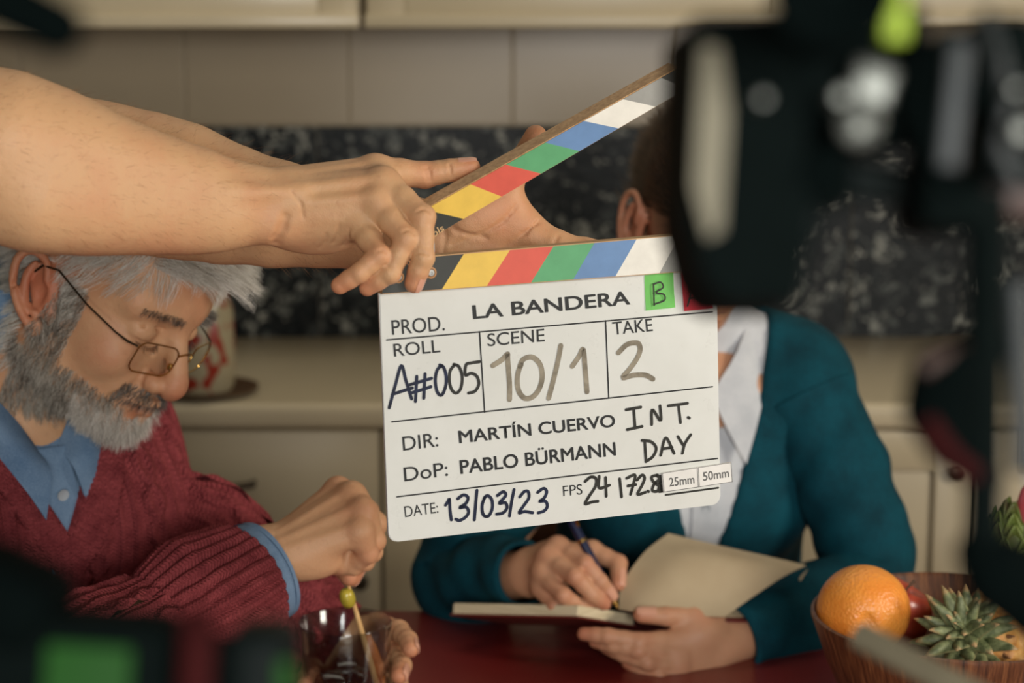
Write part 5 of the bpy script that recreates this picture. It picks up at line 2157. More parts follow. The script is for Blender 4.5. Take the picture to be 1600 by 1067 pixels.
for s_ in (-1, 1):
    top = [(-.095, 0.0, .045), (-.078, .045 * s_, .050), (-.03, .076 * s_, .060), (.030, .062 * s_, .045), (.066, .030 * s_, .008), (.080, .010 * s_, -.022)]
    midr = [(-.106, 0.0, .032), (-.090, .055 * s_, .036), (-.030, .092 * s_, .050), (.055, .066 * s_, .022), (.100, .036 * s_, -.013), (.113, .012 * s_, -.032)]
    bot = [(-.110, 0.0, .010), (-.098, .062 * s_, .012), (-.032, .104 * s_, .022), (.064, .068 * s_, -.002), (.112, .040 * s_, -.041), (.131, .023 * s_, -.070)]
    sheet([top, midr, bot], 0.0022, 'collar', M_denim, man, TM)
pl = [(front_x(0.0, z_) + 0.0, z_) for z_ in np.linspace(-.02, -.16, 10)]
mb = MB()
for a, b in zip(pl, pl[1:]):
    pass
sheet([[(x_ - .003, y_, z_) for x_, z_ in pl] for y_ in (-.016, 0.0, .016)], 0.002, 'placket', M_denim, man, TM, 3)
M_button = plain('shirt_button', s2l((170, 176, 180)), 0.3)
for z_ in (-.055, -.125):
    p = TM @ Vector((front_x(0, z_) + .002, 0, z_))
    MB().lathe([(0, 0.0014), (.003, .0016), (.0055, .0022), (.0058, .001), (.005, 0)], p, (TR @ Matrix.Rotation(PI / 2, 3, 'Y')), 18, cap=False).build('button', M_button, man)

# trousers, shoes, and the chair he sits on
for_tr = Vol(allp.min(axis=0) - .06, allp.max(axis=0) + .06, 0.010)
for h0, kn, an, fl in leg_pts:
    for_tr.apply(rcone(h0, kn, .085, .066), .03)
    for_tr.apply(rcone(kn, an + (0, 0, .02), .066, .054), .03)
for_tr.apply(rcone(N3(HIP) + (0, 0, .03), N3(HIP) + (0, 0, .16), .13, .15), .04)
v, q = for_tr.nets()
put('trousers', mesh_np('trousers', v, q), M_trous, man)


def shoe(an, fl, parent, mat):
    a = np.array(an)
    W = Vol(a - .2, a + .25, .007)
    b = a.copy()
    b[2] = .05
    W.apply(rcone(b - fl * .03, b + fl * .15 + (0, 0, -.012), .044, .036), .02)
    W.apply(rcone(b - fl * .01, b + (0, 0, .06), .044, .046), .02)
    W.F = np.maximum(W.F, .004 - W.ax[2][None, None, :])
    v, q = W.nets()
    put('shoe', mesh_np('shoe', v, q), mat, parent)


for h0, kn, an, fl in leg_pts:
    shoe(an, fl, man, M_shoe)


def chair(label, hip, fl, mat):
    """plain wooden chair under a sitting figure"""
    f = Vector(fl).normalized()
    R_ = frame(f, Vector((0, 0, 1)))
    b = Vector((hip[0], hip[1], 0))
    m = R_.to_4x4()
    m.translation = b
    t = thing('wooden_chair', label, 'chair', b, group='wooden chairs at the table')
    zs = hip[2] - .135
    MB().box((0.08, 0, zs), (.42, .40, .03), bev=.008).build('seat', mat, t, mw=m)
    for sx in (-.11, .27):
        for sy in (-.18, .18):
            MB().cyl((sx, sy, 0), (sx, sy, zs - .015), .016, .02, 14).build('leg', mat, t, mw=m)
    for sy in (-.18, .18):
        MB().cyl((-.12, sy, zs), (-.19, sy, .80), .018, .015, 14).build('back_post', mat, t, mw=m)
    for z_ in (.60, .70, .78):
        MB().box((-.145 - (z_ - zs - .0) * .10, 0, z_), (.016, .36, .05), bev=.004).build('back_slat', mat, t, mw=m)
    return t


M_chair = wood_mat('chair_wood', s2l((84, 50, 30)), s2l((120, 76, 46)), (8, 8, 60))
chair('wooden chair mostly hidden under the bearded man in maroon', HIP, leg_pts[0][3], M_chair)
# ================================================================== the woman in teal
rng = np.random.default_rng(23)
WM = head_matrix(38, 78, -6, (-.004, -.0830, -.008), P(986, 352, 2.22), scale=0.93)
V = head_volume(0.0022, False, nose=-.003, lower=0.004, neck_to=(-.05, 0, -.17))
wv, wq = V.nets()
woman = thing('person', 'person in a teal cardigan and white collar writing in a notebook behind the slate', 'person', (P(1080, 900, 2.3).x, P(1080, 900, 2.3).y, 0))
wr_ = Hand(
    bases=[(832, 872, 2.150, 12.5), (828, 886, 2.142, 13), (828, 900, 2.138, 13), (832, 914, 2.140, 12)],
    fingers=[[(872, 856, 2.120, 11.5), (914, 880, 2.088, 9.0), (938, 908, 2.088, 8.0), (955, 930, 2.096, 6.6)],
             [(856, 872, 2.112, 11.5), (898, 900, 2.078, 9.2), (924, 928, 2.084, 8.0), (945, 944, 2.094, 6.8)],
             [(848, 894, 2.108, 11), (880, 930, 2.080, 9.0), (908, 948, 2.090, 7.8), (932, 952, 2.102, 6.8)],
             [(846, 918, 2.112, 10), (866, 946, 2.092, 8.0), (892, 956, 2.102, 7.0), (912, 957, 2.112, 6.2)]],
    thumb=[(860, 872, 2.150, 12), (925, 860, 2.142, 10.5), (966, 880, 2.128, 9.5), (966, 912, 2.108, 8.0)],
    dorsal=cam_vec(-0.2, 0.55, 0.85), extra=[ell(pr((872, 885, 2.135)), (0.026, 0.022, 0.024))], tendon=0.0014)
wl_ = Hand(
    bases=[(1112, 985, 2.118, 13), (1116, 1002, 2.110, 14), (1116, 1020, 2.105, 14), (1110, 1036, 2.105, 13)],
    fingers=[[(1062, 1000, 2.090, 11.5), (1000, 1002, 2.066, 9.4), (950, 994, 2.066, 8.4), (912, 990, 2.072, 7.2)],
             [(1060, 1020, 2.085, 11.5), (998, 1016, 2.064, 9.4), (958, 1008, 2.070, 8.4), (930, 1002, 2.080, 7.2)],
             [(1060, 1038, 2.085, 11), (1012, 1034, 2.066, 9.2), (974, 1022, 2.072, 8.2), (948, 1012, 2.082, 7)],
             [(1062, 1054, 2.088, 10.5), (1030, 1056, 2.072, 8.2), (1002, 1046, 2.078, 7.2), (980, 1036, 2.086, 6.4)]],
    thumb=[(1108, 972, 2.112, 14), (1082, 962, 2.098, 11.5), (1040, 963, 2.086, 9.8), (1002, 961, 2.082, 8.4)],
    dorsal=cam_vec(0.1, -0.5, 0.8), tendon=0,
    extra=[ell(pr((1090, 990, 2.098)), (0.026, 0.022, 0.020))])
ELa, WRa = pr((720, 905, 2.30)), pr((824, 896, 2.150))
ELb, WRb = pr((1352, 905, 2.24)), pr((1128, 1006, 2.115))
SHa, SHb = pr((915, 640, 2.28)), pr((1252, 626, 2.28))
lo, hi = wr_.bounds()
V1 = Vol(lo - .02, hi, 0.0022)
V1.apply(rcone(WRa * .7 + ELa * .3, WRa, .028, .025), .01)
wr_.carve(V1)
v1, q1 = V1.nets()
lo, hi = wl_.bounds()
V2 = Vol(lo - .02, hi + .02, 0.0022)
V2.apply(rcone(WRb * .8 + ELb * .2, WRb, .028, .025), .01)
wl_.carve(V2)
v2, q2 = V2.nets()
NBw = N3(P(1085, 560, 2.28))
wf = Vector((0.10, -1, -0.22)).normalized()
WTR = frame(wf, Vector((0, 0, 1)))
WTM = WTR.to_4x4()
WTM.translation = Vector(NBw)


def wl(p):
    return N3(WTM @ Vector(p))


HIPw = NBw + np.array((-.02, 0.16, -.52))
HIPw[2] = .52
trunk = [rcone(SHa, SHb, .045, .045), rcone(wl((-.02, 0, -.06)), HIPw, .10, .10), rcone(SHa, ELa, .040, .034), rcone(ELa, WRa, .034, .024),
         rcone(SHb, ELb, .040, .034), rcone(ELb, WRb, .034, .024), rcone(wl((-.02, 0, -.03)), N3(WM @ Vector((-.035, 0, -.10))), .048, .047)]
legw = []
for s_ in (-1, 1):
    h0 = HIPw + np.array((.09 * s_, 0, 0))
    kn = h0 + np.array((.01, -.38, 0.0))
    an = kn + np.array((0, .02, 0))
    an[2] = .09
    fl = np.array((0.0, -1.0, 0.0))
    legw.append((h0, kn, an, fl))
    trunk += [rcone(h0, kn, .068, .05), rcone(kn, an, .048, .034), rcone(an, an + fl * .13 + (0, 0, -.05), .032, .025)]
allw = np.array([p[1] for p in trunk] + [p[2] for p in trunk])
V3 = Vol(allw.min(axis=0) - .02, allw.max(axis=0) + .02, 0.009)
for p in trunk:
    V3.apply(p, .03)
v3, q3 = V3.nets()
hw = xf(WM, wv)
vv, qq = join_np([(hw, wq), (v1, q1), (v2, q2), (v3, q3)])
me = mesh_np('body', vv, qq)
hl2 = lambda p: N3(WM @ Vector(p))
tint_mesh(me, vv, wr_.tints() + wl_.tints() + [(hl2((.11, 0, -.03)), .014, .4), (hl2((.105, 0, -.064)), .012, .9), (hl2((-.004, -.085, .0)), .03, .6), (hl2((.06, -.045, -.02)), .02, .4), (hl2((.06, .045, -.02)), .02, .4)])
put('body', me, M_skin_woman, woman)
wr_.nail(wr_.f[0], woman, dors=cam_vec(0.5, 0.4, 1))
wr_.nail([wr_.t[0], wr_.t[1], wr_.t[2], wr_.t[3]], woman, dors=cam_vec(0.9, 0.3, 0.5))
wl_.nail([wl_.t[0], wl_.t[1], wl_.t[2], wl_.t[3]], woman, dors=cam_vec(0, 0.9, 0.6))

# hair combed back, brows
fcn = wv[wq].mean(axis=1)
x, y, z = fcn.T
ay = np.abs(y)
fn = np.cross(wv[wq[:, 2]] - wv[wq[:, 0]], wv[wq[:, 3]] - wv[wq[:, 1]])
fn /= np.maximum(np.linalg.norm(fn, axis=1), 1e-12)[:, None]
sgw = -1.0 if np.mean(V.sample(fcn[:3000] + fn[:3000] * .004) - V.sample(fcn[:3000] - fn[:3000] * .004)) < 0 else 1.0
onear = (ay > .074) & (x > -.03) & (x < .02) & (z < .035) & (z > -.05)
hm_mask = (((z > np.where(x > .02, .070 - .5 * np.clip(ay - .03, 0, .05), .015)) & (x <= .095)) | ((x < -.012) & (z > -.09))) & ~onear
M_hair_brown = hair_mat('brown_hair', s2l((30, 20, 14)), s2l((58, 38, 26)), s2l((96, 66, 44)))
ps, ns = tris_area_sample(wv, wq, hm_mask, 9000, rng)
ns = ns * sgw
S1 = grow(V, ps, ns, lambda p, n: np.array((-0.9, 0, -.25))[None] + n * .12 + np.stack([0 * p[:, 0], -3.0 * p[:, 1], 0 * p[:, 0]], axis=1), .075, 8, rng, .08, .1, .003)
strands('hair', M_hair_brown, woman, xf(WM, S1.reshape(-1, 3)).reshape(S1.shape), 0.0003)
for s_ in (-1, 1):
    em = (y * s_ > .013) & (y * s_ < .050) & (z > .030) & (z < .036) & (x > .05)
    ps, ns = tris_area_sample(wv, wq, em, 220, rng)
    ns = ns * sgw
    S5 = grow(V, ps, ns, lambda p, n: np.array((0.1, 0.9 * s_, 0.05))[None] + n * 0.25 + 0 * p, .008, 4, rng, 0.15, 0, 0.0005)
    strands('eyebrow', M_hair_brown, woman, xf(WM, S5.reshape(-1, 3)).reshape(S5.shape), 0.0002)

# cardigan with v opening, white shirt
M_teal = weave('teal_knit', s2l((4, 68, 80)), s2l((2, 46, 56)), 600)
M_white = weave('white_shirt', s2l((206, 208, 210)), s2l((184, 188, 192)), 700)


SHal, SHbl = N3(WTM.inverted() @ Vector(SHa)), N3(WTM.inverted() @ Vector(SHb))


def wtrunk(off, res, lo=(-.20, -.26, -.50), hi=(.22, .26, .12)):
    W = Vol(lo, hi, res)
    sq1 = (Vector((1, 0, 0)), 1.30)
    W.apply(rcone((-.015, -.130, -.045), (-.015, .130, -.040), .056 + off, .056 + off), .04)
    W.apply(rcone((-.012, .05, -.05), SHbl, .050 + off, .055 + off), .03)
    W.apply(rcone((-.012, -.05, -.05), SHal, .050 + off, .055 + off), .03)
    W.apply(rcone((-.005, -.05, -.13), (-.005, .05, -.13), .095 + off, .095 + off), .05)
    W.apply(rcone((-.015, 0, -.14), (-.03, 0, -.30), .146 + off, .132 + off, sq1), .05)
    W.apply(rcone((-.03, 0, -.30), (-.04, 0, -.48), .132 + off, .145 + off, sq1), .05)
    for s_ in (-1, 1):
        W.apply(rcone((-.03, .02 * s_, .035), (-.015, .11 * s_, -.015), .040 + off, .046 + off), .04)
        W.apply(ell((.070, .062 * s_, -.165), (.040, .055, .050)), .05)
    return W


WW = wtrunk(.006, .0055)
VBw = -.235
X_, Y_, Z_ = WW.ax[0][:, None, None], WW.ax[1][None, :, None], WW.ax[2][None, None, :]
half = np.clip((Z_ - VBw) / (.03 - VBw), 0, 1.5) * .078
wedge = np.maximum((np.abs(Y_) - half) * .9, -(X_ + .02)).astype(np.float32)
WW.F = np.maximum(WW.F, -wedge)
WW.apply(rcone((-.03, 0, .0), (.01, 0, .14), .066, .07), .01, 's')
v, q = WW.nets()
parts = [(xf(WTM, v), q)]


def wsleeve(pts, rad, n, nphi, folds):
    c = spline(pts, n)
    r = np.interp(np.linspace(0, 1, n), np.linspace(0, 1, len(rad)), rad)
    vv_, qq_, _ = tube_grid(c, r, nphi, lambda S, PH, t: folds * np.sin(S * 75 + 2.5 * np.sin(PH + 1)) * (0.6 + 0.4 * np.cos(PH)) + folds * 0.6 * np.sin(S * 130 - 3 * PH), (0, 0, 1))
    m = nphi + 1
    cen, last = c[-1], vv_[-m:]
    inner = cen + (last - cen) * .86
    j = np.arange(m - 1)
    a, b = len(vv_) - m, len(vv_)
    return np.vstack([vv_, inner]), np.vstack([qq_, np.stack([a + j, a + j + 1, b + j + 1, b + j], axis=1)])


parts.append(wsleeve([SHa, SHa * .45 + ELa * .55 + (-.02, 0, .01), ELa, ELa * .5 + WRa * .5, WRa * .98 + ELa * .02], [.064, .056, .056, .048, .036], 80, 60, .0022))
parts.append(wsleeve([SHb, SHb * .5 + ELb * .5 + (.012, 0, .006), ELb, ELb * .5 + WRb * .5 + (0, 0, -.004), WRb * .92 + ELb * .08], [.064, .056, .054, .049, .038], 80, 60, .0022))
vv, qq = join_np(parts)
put('cardigan', mesh_np('cardigan', vv, qq), M_teal, woman)
VS = wtrunk(-.001, .006, lo=(-.16, -.14, -.30), hi=(.22, .14, .10))
VS.apply(rcone((-.03, 0, .02), (-.012, 0, .065), .055, .053), .03)
v, q = VS.nets()
put('shirt', mesh_np('shirt', xf(WTM, v), q), M_white, woman)
for s_ in (-1, 1):
    top = [(-.085, 0.0, .070), (-.068, .040 * s_, .072), (-.02, .064 * s_, .062), (.040, .042 * s_, .030), (.074, .006 * s_, -.012)]
    midr = [(-.097, 0.0, .050), (-.080, .052 * s_, .050), (-.02, .082 * s_, .038), (.060, .056 * s_, -.006), (.094, .022 * s_, -.045)]
    bot = [(-.100, 0.0, .026), (-.086, .060 * s_, .024), (-.02, .092 * s_, .010), (.080, .062 * s_, -.030), (.114, .042 * s_, -.080)]
    sheet([top, midr, bot], 0.002, 'collar', M_white, woman, WTM)
WP = Vol.__new__(Vol)
WP.lo, WP.res, WP.n, WP.ax, WP.F = VS.lo, VS.res, VS.n, VS.ax, VS.F
xs_ = np.linspace(.20, -.05, 200)
pl = []
for z_ in np.linspace(-.03, -.26, 12):
    f = VS.sample(np.stack([xs_, 0 * xs_, 0 * xs_ + z_], axis=1))
    pl.append((xs_[np.argmax(f < 0)] + .0015, z_))
sheet([[(a, y_, b) for a, b in pl] for y_ in (-.015, 0, .015)], .002, 'placket', M_white, woman, WTM, 3)
for a, b in pl[2::3]:
    MB().lathe([(0, .0014), (.003, .0016), (.0052, .0022), (.0055, .001), (.005, 0)], WTM @ Vector((a + .0005, 0, b)), (WTR @ Matrix.Rotation(PI / 2, 3, 'Y')), 16, cap=False).build('button', M_button, woman)
Vt = Vol(allw.min(axis=0) - .06, allw.max(axis=0) + .06, .010)
for h0, kn, an, fl in legw:
    Vt.apply(rcone(h0, kn, .080, .062), .03)
    Vt.apply(rcone(kn, an + (0, 0, .02), .062, .05), .03)
Vt.apply(rcone(HIPw + (0, 0, .03), HIPw + (0, 0, .14), .115, .125), .04)
v, q = Vt.nets()
put('trousers', mesh_np('trousers', v, q), M_jean, woman)
for h0, kn, an, fl in legw:
    shoe(an, fl, woman, M_shoe)
chair('wooden chair mostly hidden under the woman in teal', HIPw, (0, -1, 0), M_chair)
# ================================================================== things on the table
# ---- tumbler with drink, ice and the olive pick
gc = P(539, 970, 1.90)
GR, GH = 0.0450, gc.z - ZT
gb = Vector((gc.x, gc.y, ZT))
M_glass = clear_glass('tumbler_glass', (0.76, 0.77, 0.76), 0.85, 0.03, 0.10, 2.0)
M_drink = NT('dark_drink')
M_drink.set(Base_Color=s2l((92, 46, 24)), Roughness=0.03, IOR=1.33)
M_drink.b.inputs['Transmission Weight'].default_value = 0.75
M_drink = M_drink.m
gl_ = thing('tumbler', 'cut glass tumbler with a dark drink in front of the bearded man', 'glass', gb)
mb = MB()
n = 72
prof = [(0, .001), (.034, .001), (.0365, .003), (.0375, .012), (.041, .055), (.0430, .075), (GR - .0003, GH - .002), (GR - .0010, GH), (GR - .0022, GH - .0015), (.0405, .070), (.0375, .050), (.034, .016), (0, .013)]
mb.lathe(prof, gb, n=n, cap=False)
# cut flutes on the lower two thirds
for v in mb.bm.verts:
    d = v.co - gb
    r = math.hypot(d.x, d.y)
    if r > .0352 and d.z < .066 and d.z > .006:
        a = math.atan2(d.y, d.x)
        f = 1 - 0.045 * abs(math.sin(9 * a)) * min(1, (.066 - d.z) / .01)
        v.co.x, v.co.y = gb.x + d.x * f, gb.y + d.y * f
mb.build('glass_wall', M_glass, gl_, angle=50)
LV = .047
MB().lathe([(0, .0145), (.0330, .0165), (.0345, .030), (.0366, LV - .001), (.0360, LV), (0, LV)], gb, n=48, cap=False).build('drink', M_drink, gl_, angle=60)
M_ice = clear_glass('ice', (0.86, 0.86, 0.84), 0.3, 0.04, 0.1, 2.0)
for k, (dx, dy, a) in enumerate(((-.012, -.010, .4), (.014, -.004, 1.1), (.000, .014, .1))):
    o = MB().box((0, 0, 0), (.022, .022, .020), Matrix.Rotation(a, 3, 'Z') @ Matrix.Rotation(.4, 3, 'X'), bev=.003).mesh('ice_cube', True, 50)
    tag(put('ice_cube', o, M_ice, None, Matrix.Translation(gb + Vector((dx, dy, LV + .001 + .002 * k)))),
        ['ice cube at the left in the dark drink', 'ice cube at the right in the dark drink beside the stick', 'ice cube at the back in the dark drink'][k], 'ice', 'ice cubes in the tumbler')
M_refr = plain('refracted_stick', s2l((214, 130, 60)), .5, nscale=200, noise=.15)  # for a strip added in place of the stick magnified by refraction
tag(MB().tube([P(572, 992, 1.915), P(580, 1012, 1.915), P(590, 1040, 1.91), P(597, 1075, 1.905)], [.0040, .0055, .0058, .004], 12, flat=(FWD, .35)).build('refracted_stick', M_refr), 'orange strip added inside the tumbler as the refracted image of the stick', 'refraction')
# pick: from the fingertips down into the drink
pa, pb = P(542, 905, 1.862), P(590, 1075, 1.905)
M_pick = wood_mat('bamboo', s2l((196, 150, 92)), s2l((226, 188, 130)), (60, 60, 20))
pk = thing('olive_pick', 'bamboo stick dipped in the tumbler with a green olive on it', 'pick', pb)
MB().tube([pa.lerp(pb, t) for t in (0, .25, .5, .75, 1)], [.0014, .0022, .0028, .0030, .0030], 10).build('stick', M_pick, pk)
oc = P(543, 934, 1.868)
M_olive = NT('olive')
M_olive.l(M_olive.ramp(M_olive.noise(M_olive.coords(), 60, 4), [(0.3, s2l((140, 126, 34))), (0.7, s2l((188, 170, 62)))]), M_olive.b.inputs['Base Color'])
M_olive.set(Roughness=0.22)
M_olive.b.inputs['Subsurface Weight'].default_value = 0.15
M_olive.b.inputs['Subsurface Scale'].default_value = 0.004
ax_ = (pb - pa).normalized()
ol = MB().lathe([(.0008, -.0098), (.003, -.0098), (.0055, -.0080), (.0070, -.004), (.0074, 0), (.0070, .004), (.0054, .0080), (.0025, .0096), (.0008, .0094)], oc, ax_.to_track_quat('Z', 'Y').to_matrix(), 28, cap=False).build('olive', M_olive.m, pk, angle=80)

# ---- pen
pa, pb = P(884, 797, 2.118), P(966, 951, 2.100)
M_navy = plain('navy_pen', s2l((22, 30, 62)), 0.25)
pen = thing('pen', 'dark blue pen in the writing hand of the woman', 'pen', pb)
MB().cyl(pa, pa.lerp(pb, .88), .0048, .0048, 18, .001).build('barrel', M_navy, pen)
MB().cyl(pa.lerp(pb, .88), pb, .0044, .0008, 16).build('nib', M_gold, pen)
MB().cyl(pa.lerp(pb, .30), pa.lerp(pb, .33), .0052, .0052, 18).build('ring', M_gold, pen)
sd = cam_vec(.6, .3, .7).normalized()
MB().box(pa.lerp(pb, .15) + sd * .006, (.002, .003, .05), ax_.to_track_quat('Z', 'Y').to_matrix(), bev=.0006).build('clip', M_gold, pen)

# ---- notebook held open
M_page = NT('paper_cream')
M_page.l(M_page.ramp(M_page.noise(M_page.coords(), 14, 3), [(0.3, s2l((174, 154, 122))), (0.7, s2l((186, 168, 136)))]), M_page.b.inputs['Base Color'])
M_page.set(Roughness=0.8)
M_page = M_page.m
M_edge = NT('page_edges')
M_edge.l(M_edge.ramp(M_edge.noise(M_edge.coords('Object', (4, 4, 900)), 4, 3), [(0.35, s2l((186, 168, 130))), (0.65, s2l((232, 218, 184)))]), M_edge.b.inputs['Base Color'])
M_edge.set(Roughness=0.8)
M_edge = M_edge.m
M_cover = plain('notebook_cover', s2l((112, 42, 32)), 0.5, nscale=30, noise=0.1)
A, B, C = P(707, 962, 2.150), P(902, 966, 2.065), P(990, 980, 2.130)
D = A + C - B
nb = thing('notebook', 'open cream paged notebook with a red brown cover held by the woman', 'notebook', (A + B + C + D) / 4)


def slab(pts, th, name, mat, parent, bev=.0008):
    """pts: four corners of the underside; th along the upward normal"""
    p = [Vector(q) for q in pts]
    nrm = (p[1] - p[0]).cross(p[3] - p[0]).normalized()
    if nrm.dot(UP) < 0:
        nrm = -nrm
    m = MB()
    a = [m.bm.verts.new(q) for q in p]
    b = [m.bm.verts.new(q + nrm * th) for q in p]
    m.bm.faces.new(a)
    m.bm.faces.new(b)
    for i in range(4):
        j = (i + 1) % 4
        m.bm.faces.new((a[i], a[j], b[j], b[i]))
    bmesh.ops.recalc_face_normals(m.bm, faces=m.bm.faces)
    bmesh.ops.bevel(m.bm, geom=list(m.bm.edges), offset=bev, segments=1, affect='EDGES')
    return m.build(name, mat, parent, sm=False)


nn = (B - A).cross(D - A).normalized()
nn = nn if nn.dot(UP) > 0 else -nn
cc = (A + B + C + D) / 4
big = [cc + (q - cc) * 1.035 for q in (A, B, C, D)]
slab(big, .0022, 'cover', M_cover, nb)
slab([q + nn * .0022 for q in (A, B, C, D)], .0115, 'page_block', M_edge, nb)
# the page being turned, and the fan of pages beyond it
sheet([[P(968, 952, 2.105), P(1000, 957, 2.09), P(1060, 962, 2.085), P(1132, 964, 2.09)],
       [P(972, 915, 2.115), P(1030, 912, 2.10), P(1100, 918, 2.10), P(1180, 930, 2.11)],
       [P(1005, 866, 2.135), P(1075, 868, 2.12), P(1150, 880, 2.12), P(1226, 900, 2.13)],
       [P(1044, 834, 2.160), P(1110, 850, 2.15), P(1190, 868, 2.15), P(1259, 884, 2.155)]], .0009, 'turning_page', M_page, nb)
for k in range(5):
    e = k / 4
    sheet([[P(1110, 966, 2.105), P(1140, 966 - e, 2.108), P(1165, 967 - 2 * e, 2.112)],
           [P(1150, 946 - 2 * e, 2.125), P(1190, 950 - 4 * e, 2.130), P(1225, 955 - 9 * e, 2.135)],
           [P(1180, 930 - 6 * e, 2.145), P(1225, 934 - 12 * e, 2.150), P(1266 - 4 * e, 940 - (50 if k == 4 else 22) * e, 2.155)]], .0007, 'page', M_page, nb)
slab([P(1090, 972, 2.095), P(1170, 974, 2.105), P(1272, 944, 2.160), P(1190, 936, 2.150)], .0022, 'cover', M_cover, nb)

# ---- fruit bowl
bc = P(1499, 960, 1.85)
BH = bc.z - ZT
BR = 0.1385
bb_ = Vector((bc.x, bc.y, ZT))
t = NT('walnut_bowl')
tc_ = t.coords('Object', (1, 1, 1))
sp_ = t.n('ShaderNodeSeparateXYZ')
t.l(tc_, sp_.inputs[0])
an_ = t.n('ShaderNodeMath', operation='ARCTAN2')
t.l(sp_.outputs[1], an_.inputs[0])
t.l(sp_.outputs[0], an_.inputs[1])
cmb = t.n('ShaderNodeCombineXYZ')
t.l(t.math('MULTIPLY', an_.outputs[0], 14.0), cmb.inputs[0])
t.l(t.math('MULTIPLY', sp_.outputs[2], 9.0), cmb.inputs[1])
nz_ = t.noise(cmb.outputs[0], 2.2, 6, 0.65)
t.l(t.ramp(nz_, [(0.30, s2l((44, 24, 14))), (0.5, s2l((98, 58, 34))), (0.72, s2l((146, 96, 58)))]), t.b.inputs['Base Color'])
t.set(Roughness=0.42)
t.bump(nz_, .25, .0008)
bowl = MB().lathe([(0, .0), (.070, .0), (.078, .004), (.102, .040), (.122, .085), (BR - .002, BH - .003), (BR - .002, BH), (BR - .005, BH + .001), (BR - .0075, BH - .002), (.114, .085), (.094, .045), (.070, .014), (0, .010)], n=96, cap=False).build('fruit_bowl', t.m, None, angle=60, mw=Matrix.Translation(bb_))
tag(bowl, 'brown wooden fruit bowl at the right front of the red table', 'bowl')

# orange with a navel fold and pitted rind
t = NT('orange_rind')
v_ = t.coords()
vo = t.n('ShaderNodeTexVoronoi', Scale=330.0)
t.l(v_, vo.inputs['Vector'])
t.l(t.ramp(t.noise(v_, 25, 3), [(0.3, s2l((232, 136, 48))), (0.7, s2l((244, 162, 70)))]), t.b.inputs['Base Color'])
t.set(Roughness=0.40)
t.b.inputs['Subsurface Weight'].default_value = 0.1
t.b.inputs['Subsurface Scale'].default_value = 0.004
h_ = t.math('ADD', t.math('MULTIPLY', vo.outputs[0], 1.0), t.math('MULTIPLY', t.noise(v_, 90, 3), 0.9))
t.bump(h_, .5, .0012)
oc = N3(P(1349, 953, 1.855))
W = Vol(oc - .06, oc + .06, .0022)
W.apply(ell(oc, (.0432, .0432, .0420)), .001)
nv = oc + N3(cam_vec(-.005, -.022, .034))
W.apply(ell(nv, (.010, .009, .010)), .012)
W.apply(rcone(oc + N3(cam_vec(-.004, -.004, .045)), oc + N3(cam_vec(-.014, -.018, .042)), .0025, .002), .010, 's')
W.apply(rcone(oc + N3(cam_vec(-.004, -.004, .045)), oc + N3(cam_vec(.004, -.016, .043)), .002, .0015), .010, 's')
v, q = W.nets()
tag(put('orange', mesh_np('orange', v, q), t.m), 'large ripe orange in the left of the wooden bowl', 'orange')
# red apple behind it
t = NT('apple_skin')
v_ = t.coords()
t.l(t.ramp(t.noise(t.coords('Object', (40, 40, 6)), 1.6, 4), [(0.3, s2l((124, 40, 32))), (0.7, s2l((176, 76, 54)))]), t.b.inputs['Base Color'])
t.set(Roughness=0.28)
M_apple = t.m


def apple(name, label, c, r, mat, cat='apple', rot=None):
    root = thing(name, label, cat, c, rot)
    pr_ = [(0.0, .62), (.06, .60), (.16, .66), (.36, .82), (.62, .88), (.86, .68), (.99, .25), (1.0, -.05), (.90, -.45), (.68, -.78), (.40, -.92), (.20, -.90), (.08, -.80), (0, -.78)]
    sp_ = spline(pr_, 34)
    MB().lathe([(max(a, 0) * r, b * r) for a, b in sp_], n=40, cap=False).build('flesh', mat, root, angle=180, local=True)
    MB().tube([(0, 0, .58 * r), (.02 * r, 0, .85 * r), (.10 * r, .02 * r, 1.12 * r)], [.03 * r, .032 * r, .045 * r], 8).build('stem', M_saucer, root, local=True)
    return root


apple('red_apple', 'red apple tucked behind the orange in the wooden bowl', P(1390, 962, 1.905), .037, M_apple, rot=Matrix.Rotation(.5, 3, 'Y'))
t = NT('pink_skin')
t.l(t.ramp(t.noise(t.coords(), 14, 3), [(0.3, s2l((214, 70, 92))), (0.7, s2l((236, 128, 132)))]), t.b.inputs['Base Color'])
t.set(Roughness=0.3)
apple('pink_apple', 'smooth pink apple at the right edge of the picture above the artichoke', P(1638, 797, 1.945), .030, t.m)
apple('red_apple', 'red apple under the pink one at the right edge of the picture', P(1655, 880, 1.945), .036, M_apple)
apple('green_apple', 'green apple under the artichoke, hidden behind the black support', P(1592, 936, 1.965), .036, plain('green_apple_skin', s2l((120, 140, 54)), .3))

# pineapple: body with eyes, crown of single leaves
p0, p1 = P(1512, 996, 1.800), P(1606, 1024, 1.890)
pax = (p1 - p0).normalized()
t = NT('pineapple_rind')
v_ = t.coords()
t.l(t.ramp(t.noise(v_, 80, 5), [(0.3, s2l((120, 76, 34))), (0.5, s2l((190, 132, 62))), (0.72, s2l((214, 166, 92)))]), t.b.inputs['Base Color'])
t.set(Roughness=0.55)
t.bump(t.noise(v_, 300, 4), .5, .0008)
M_rind = t.m
t = NT('pineapple_leaf')
uvn = t.n('ShaderNodeTexCoord')
sp_ = t.n('ShaderNodeSeparateXYZ')
t.l(uvn.outputs['UV'], sp_.inputs[0])
nz_ = t.noise(uvn.outputs['Object'], 120, 4)
ed = t.math('ABSOLUTE', t.math('SUBTRACT', sp_.outputs[0], 0.5))
g0 = t.ramp(nz_, [(0.3, s2l((58, 70, 38))), (0.7, s2l((146, 152, 106)))])
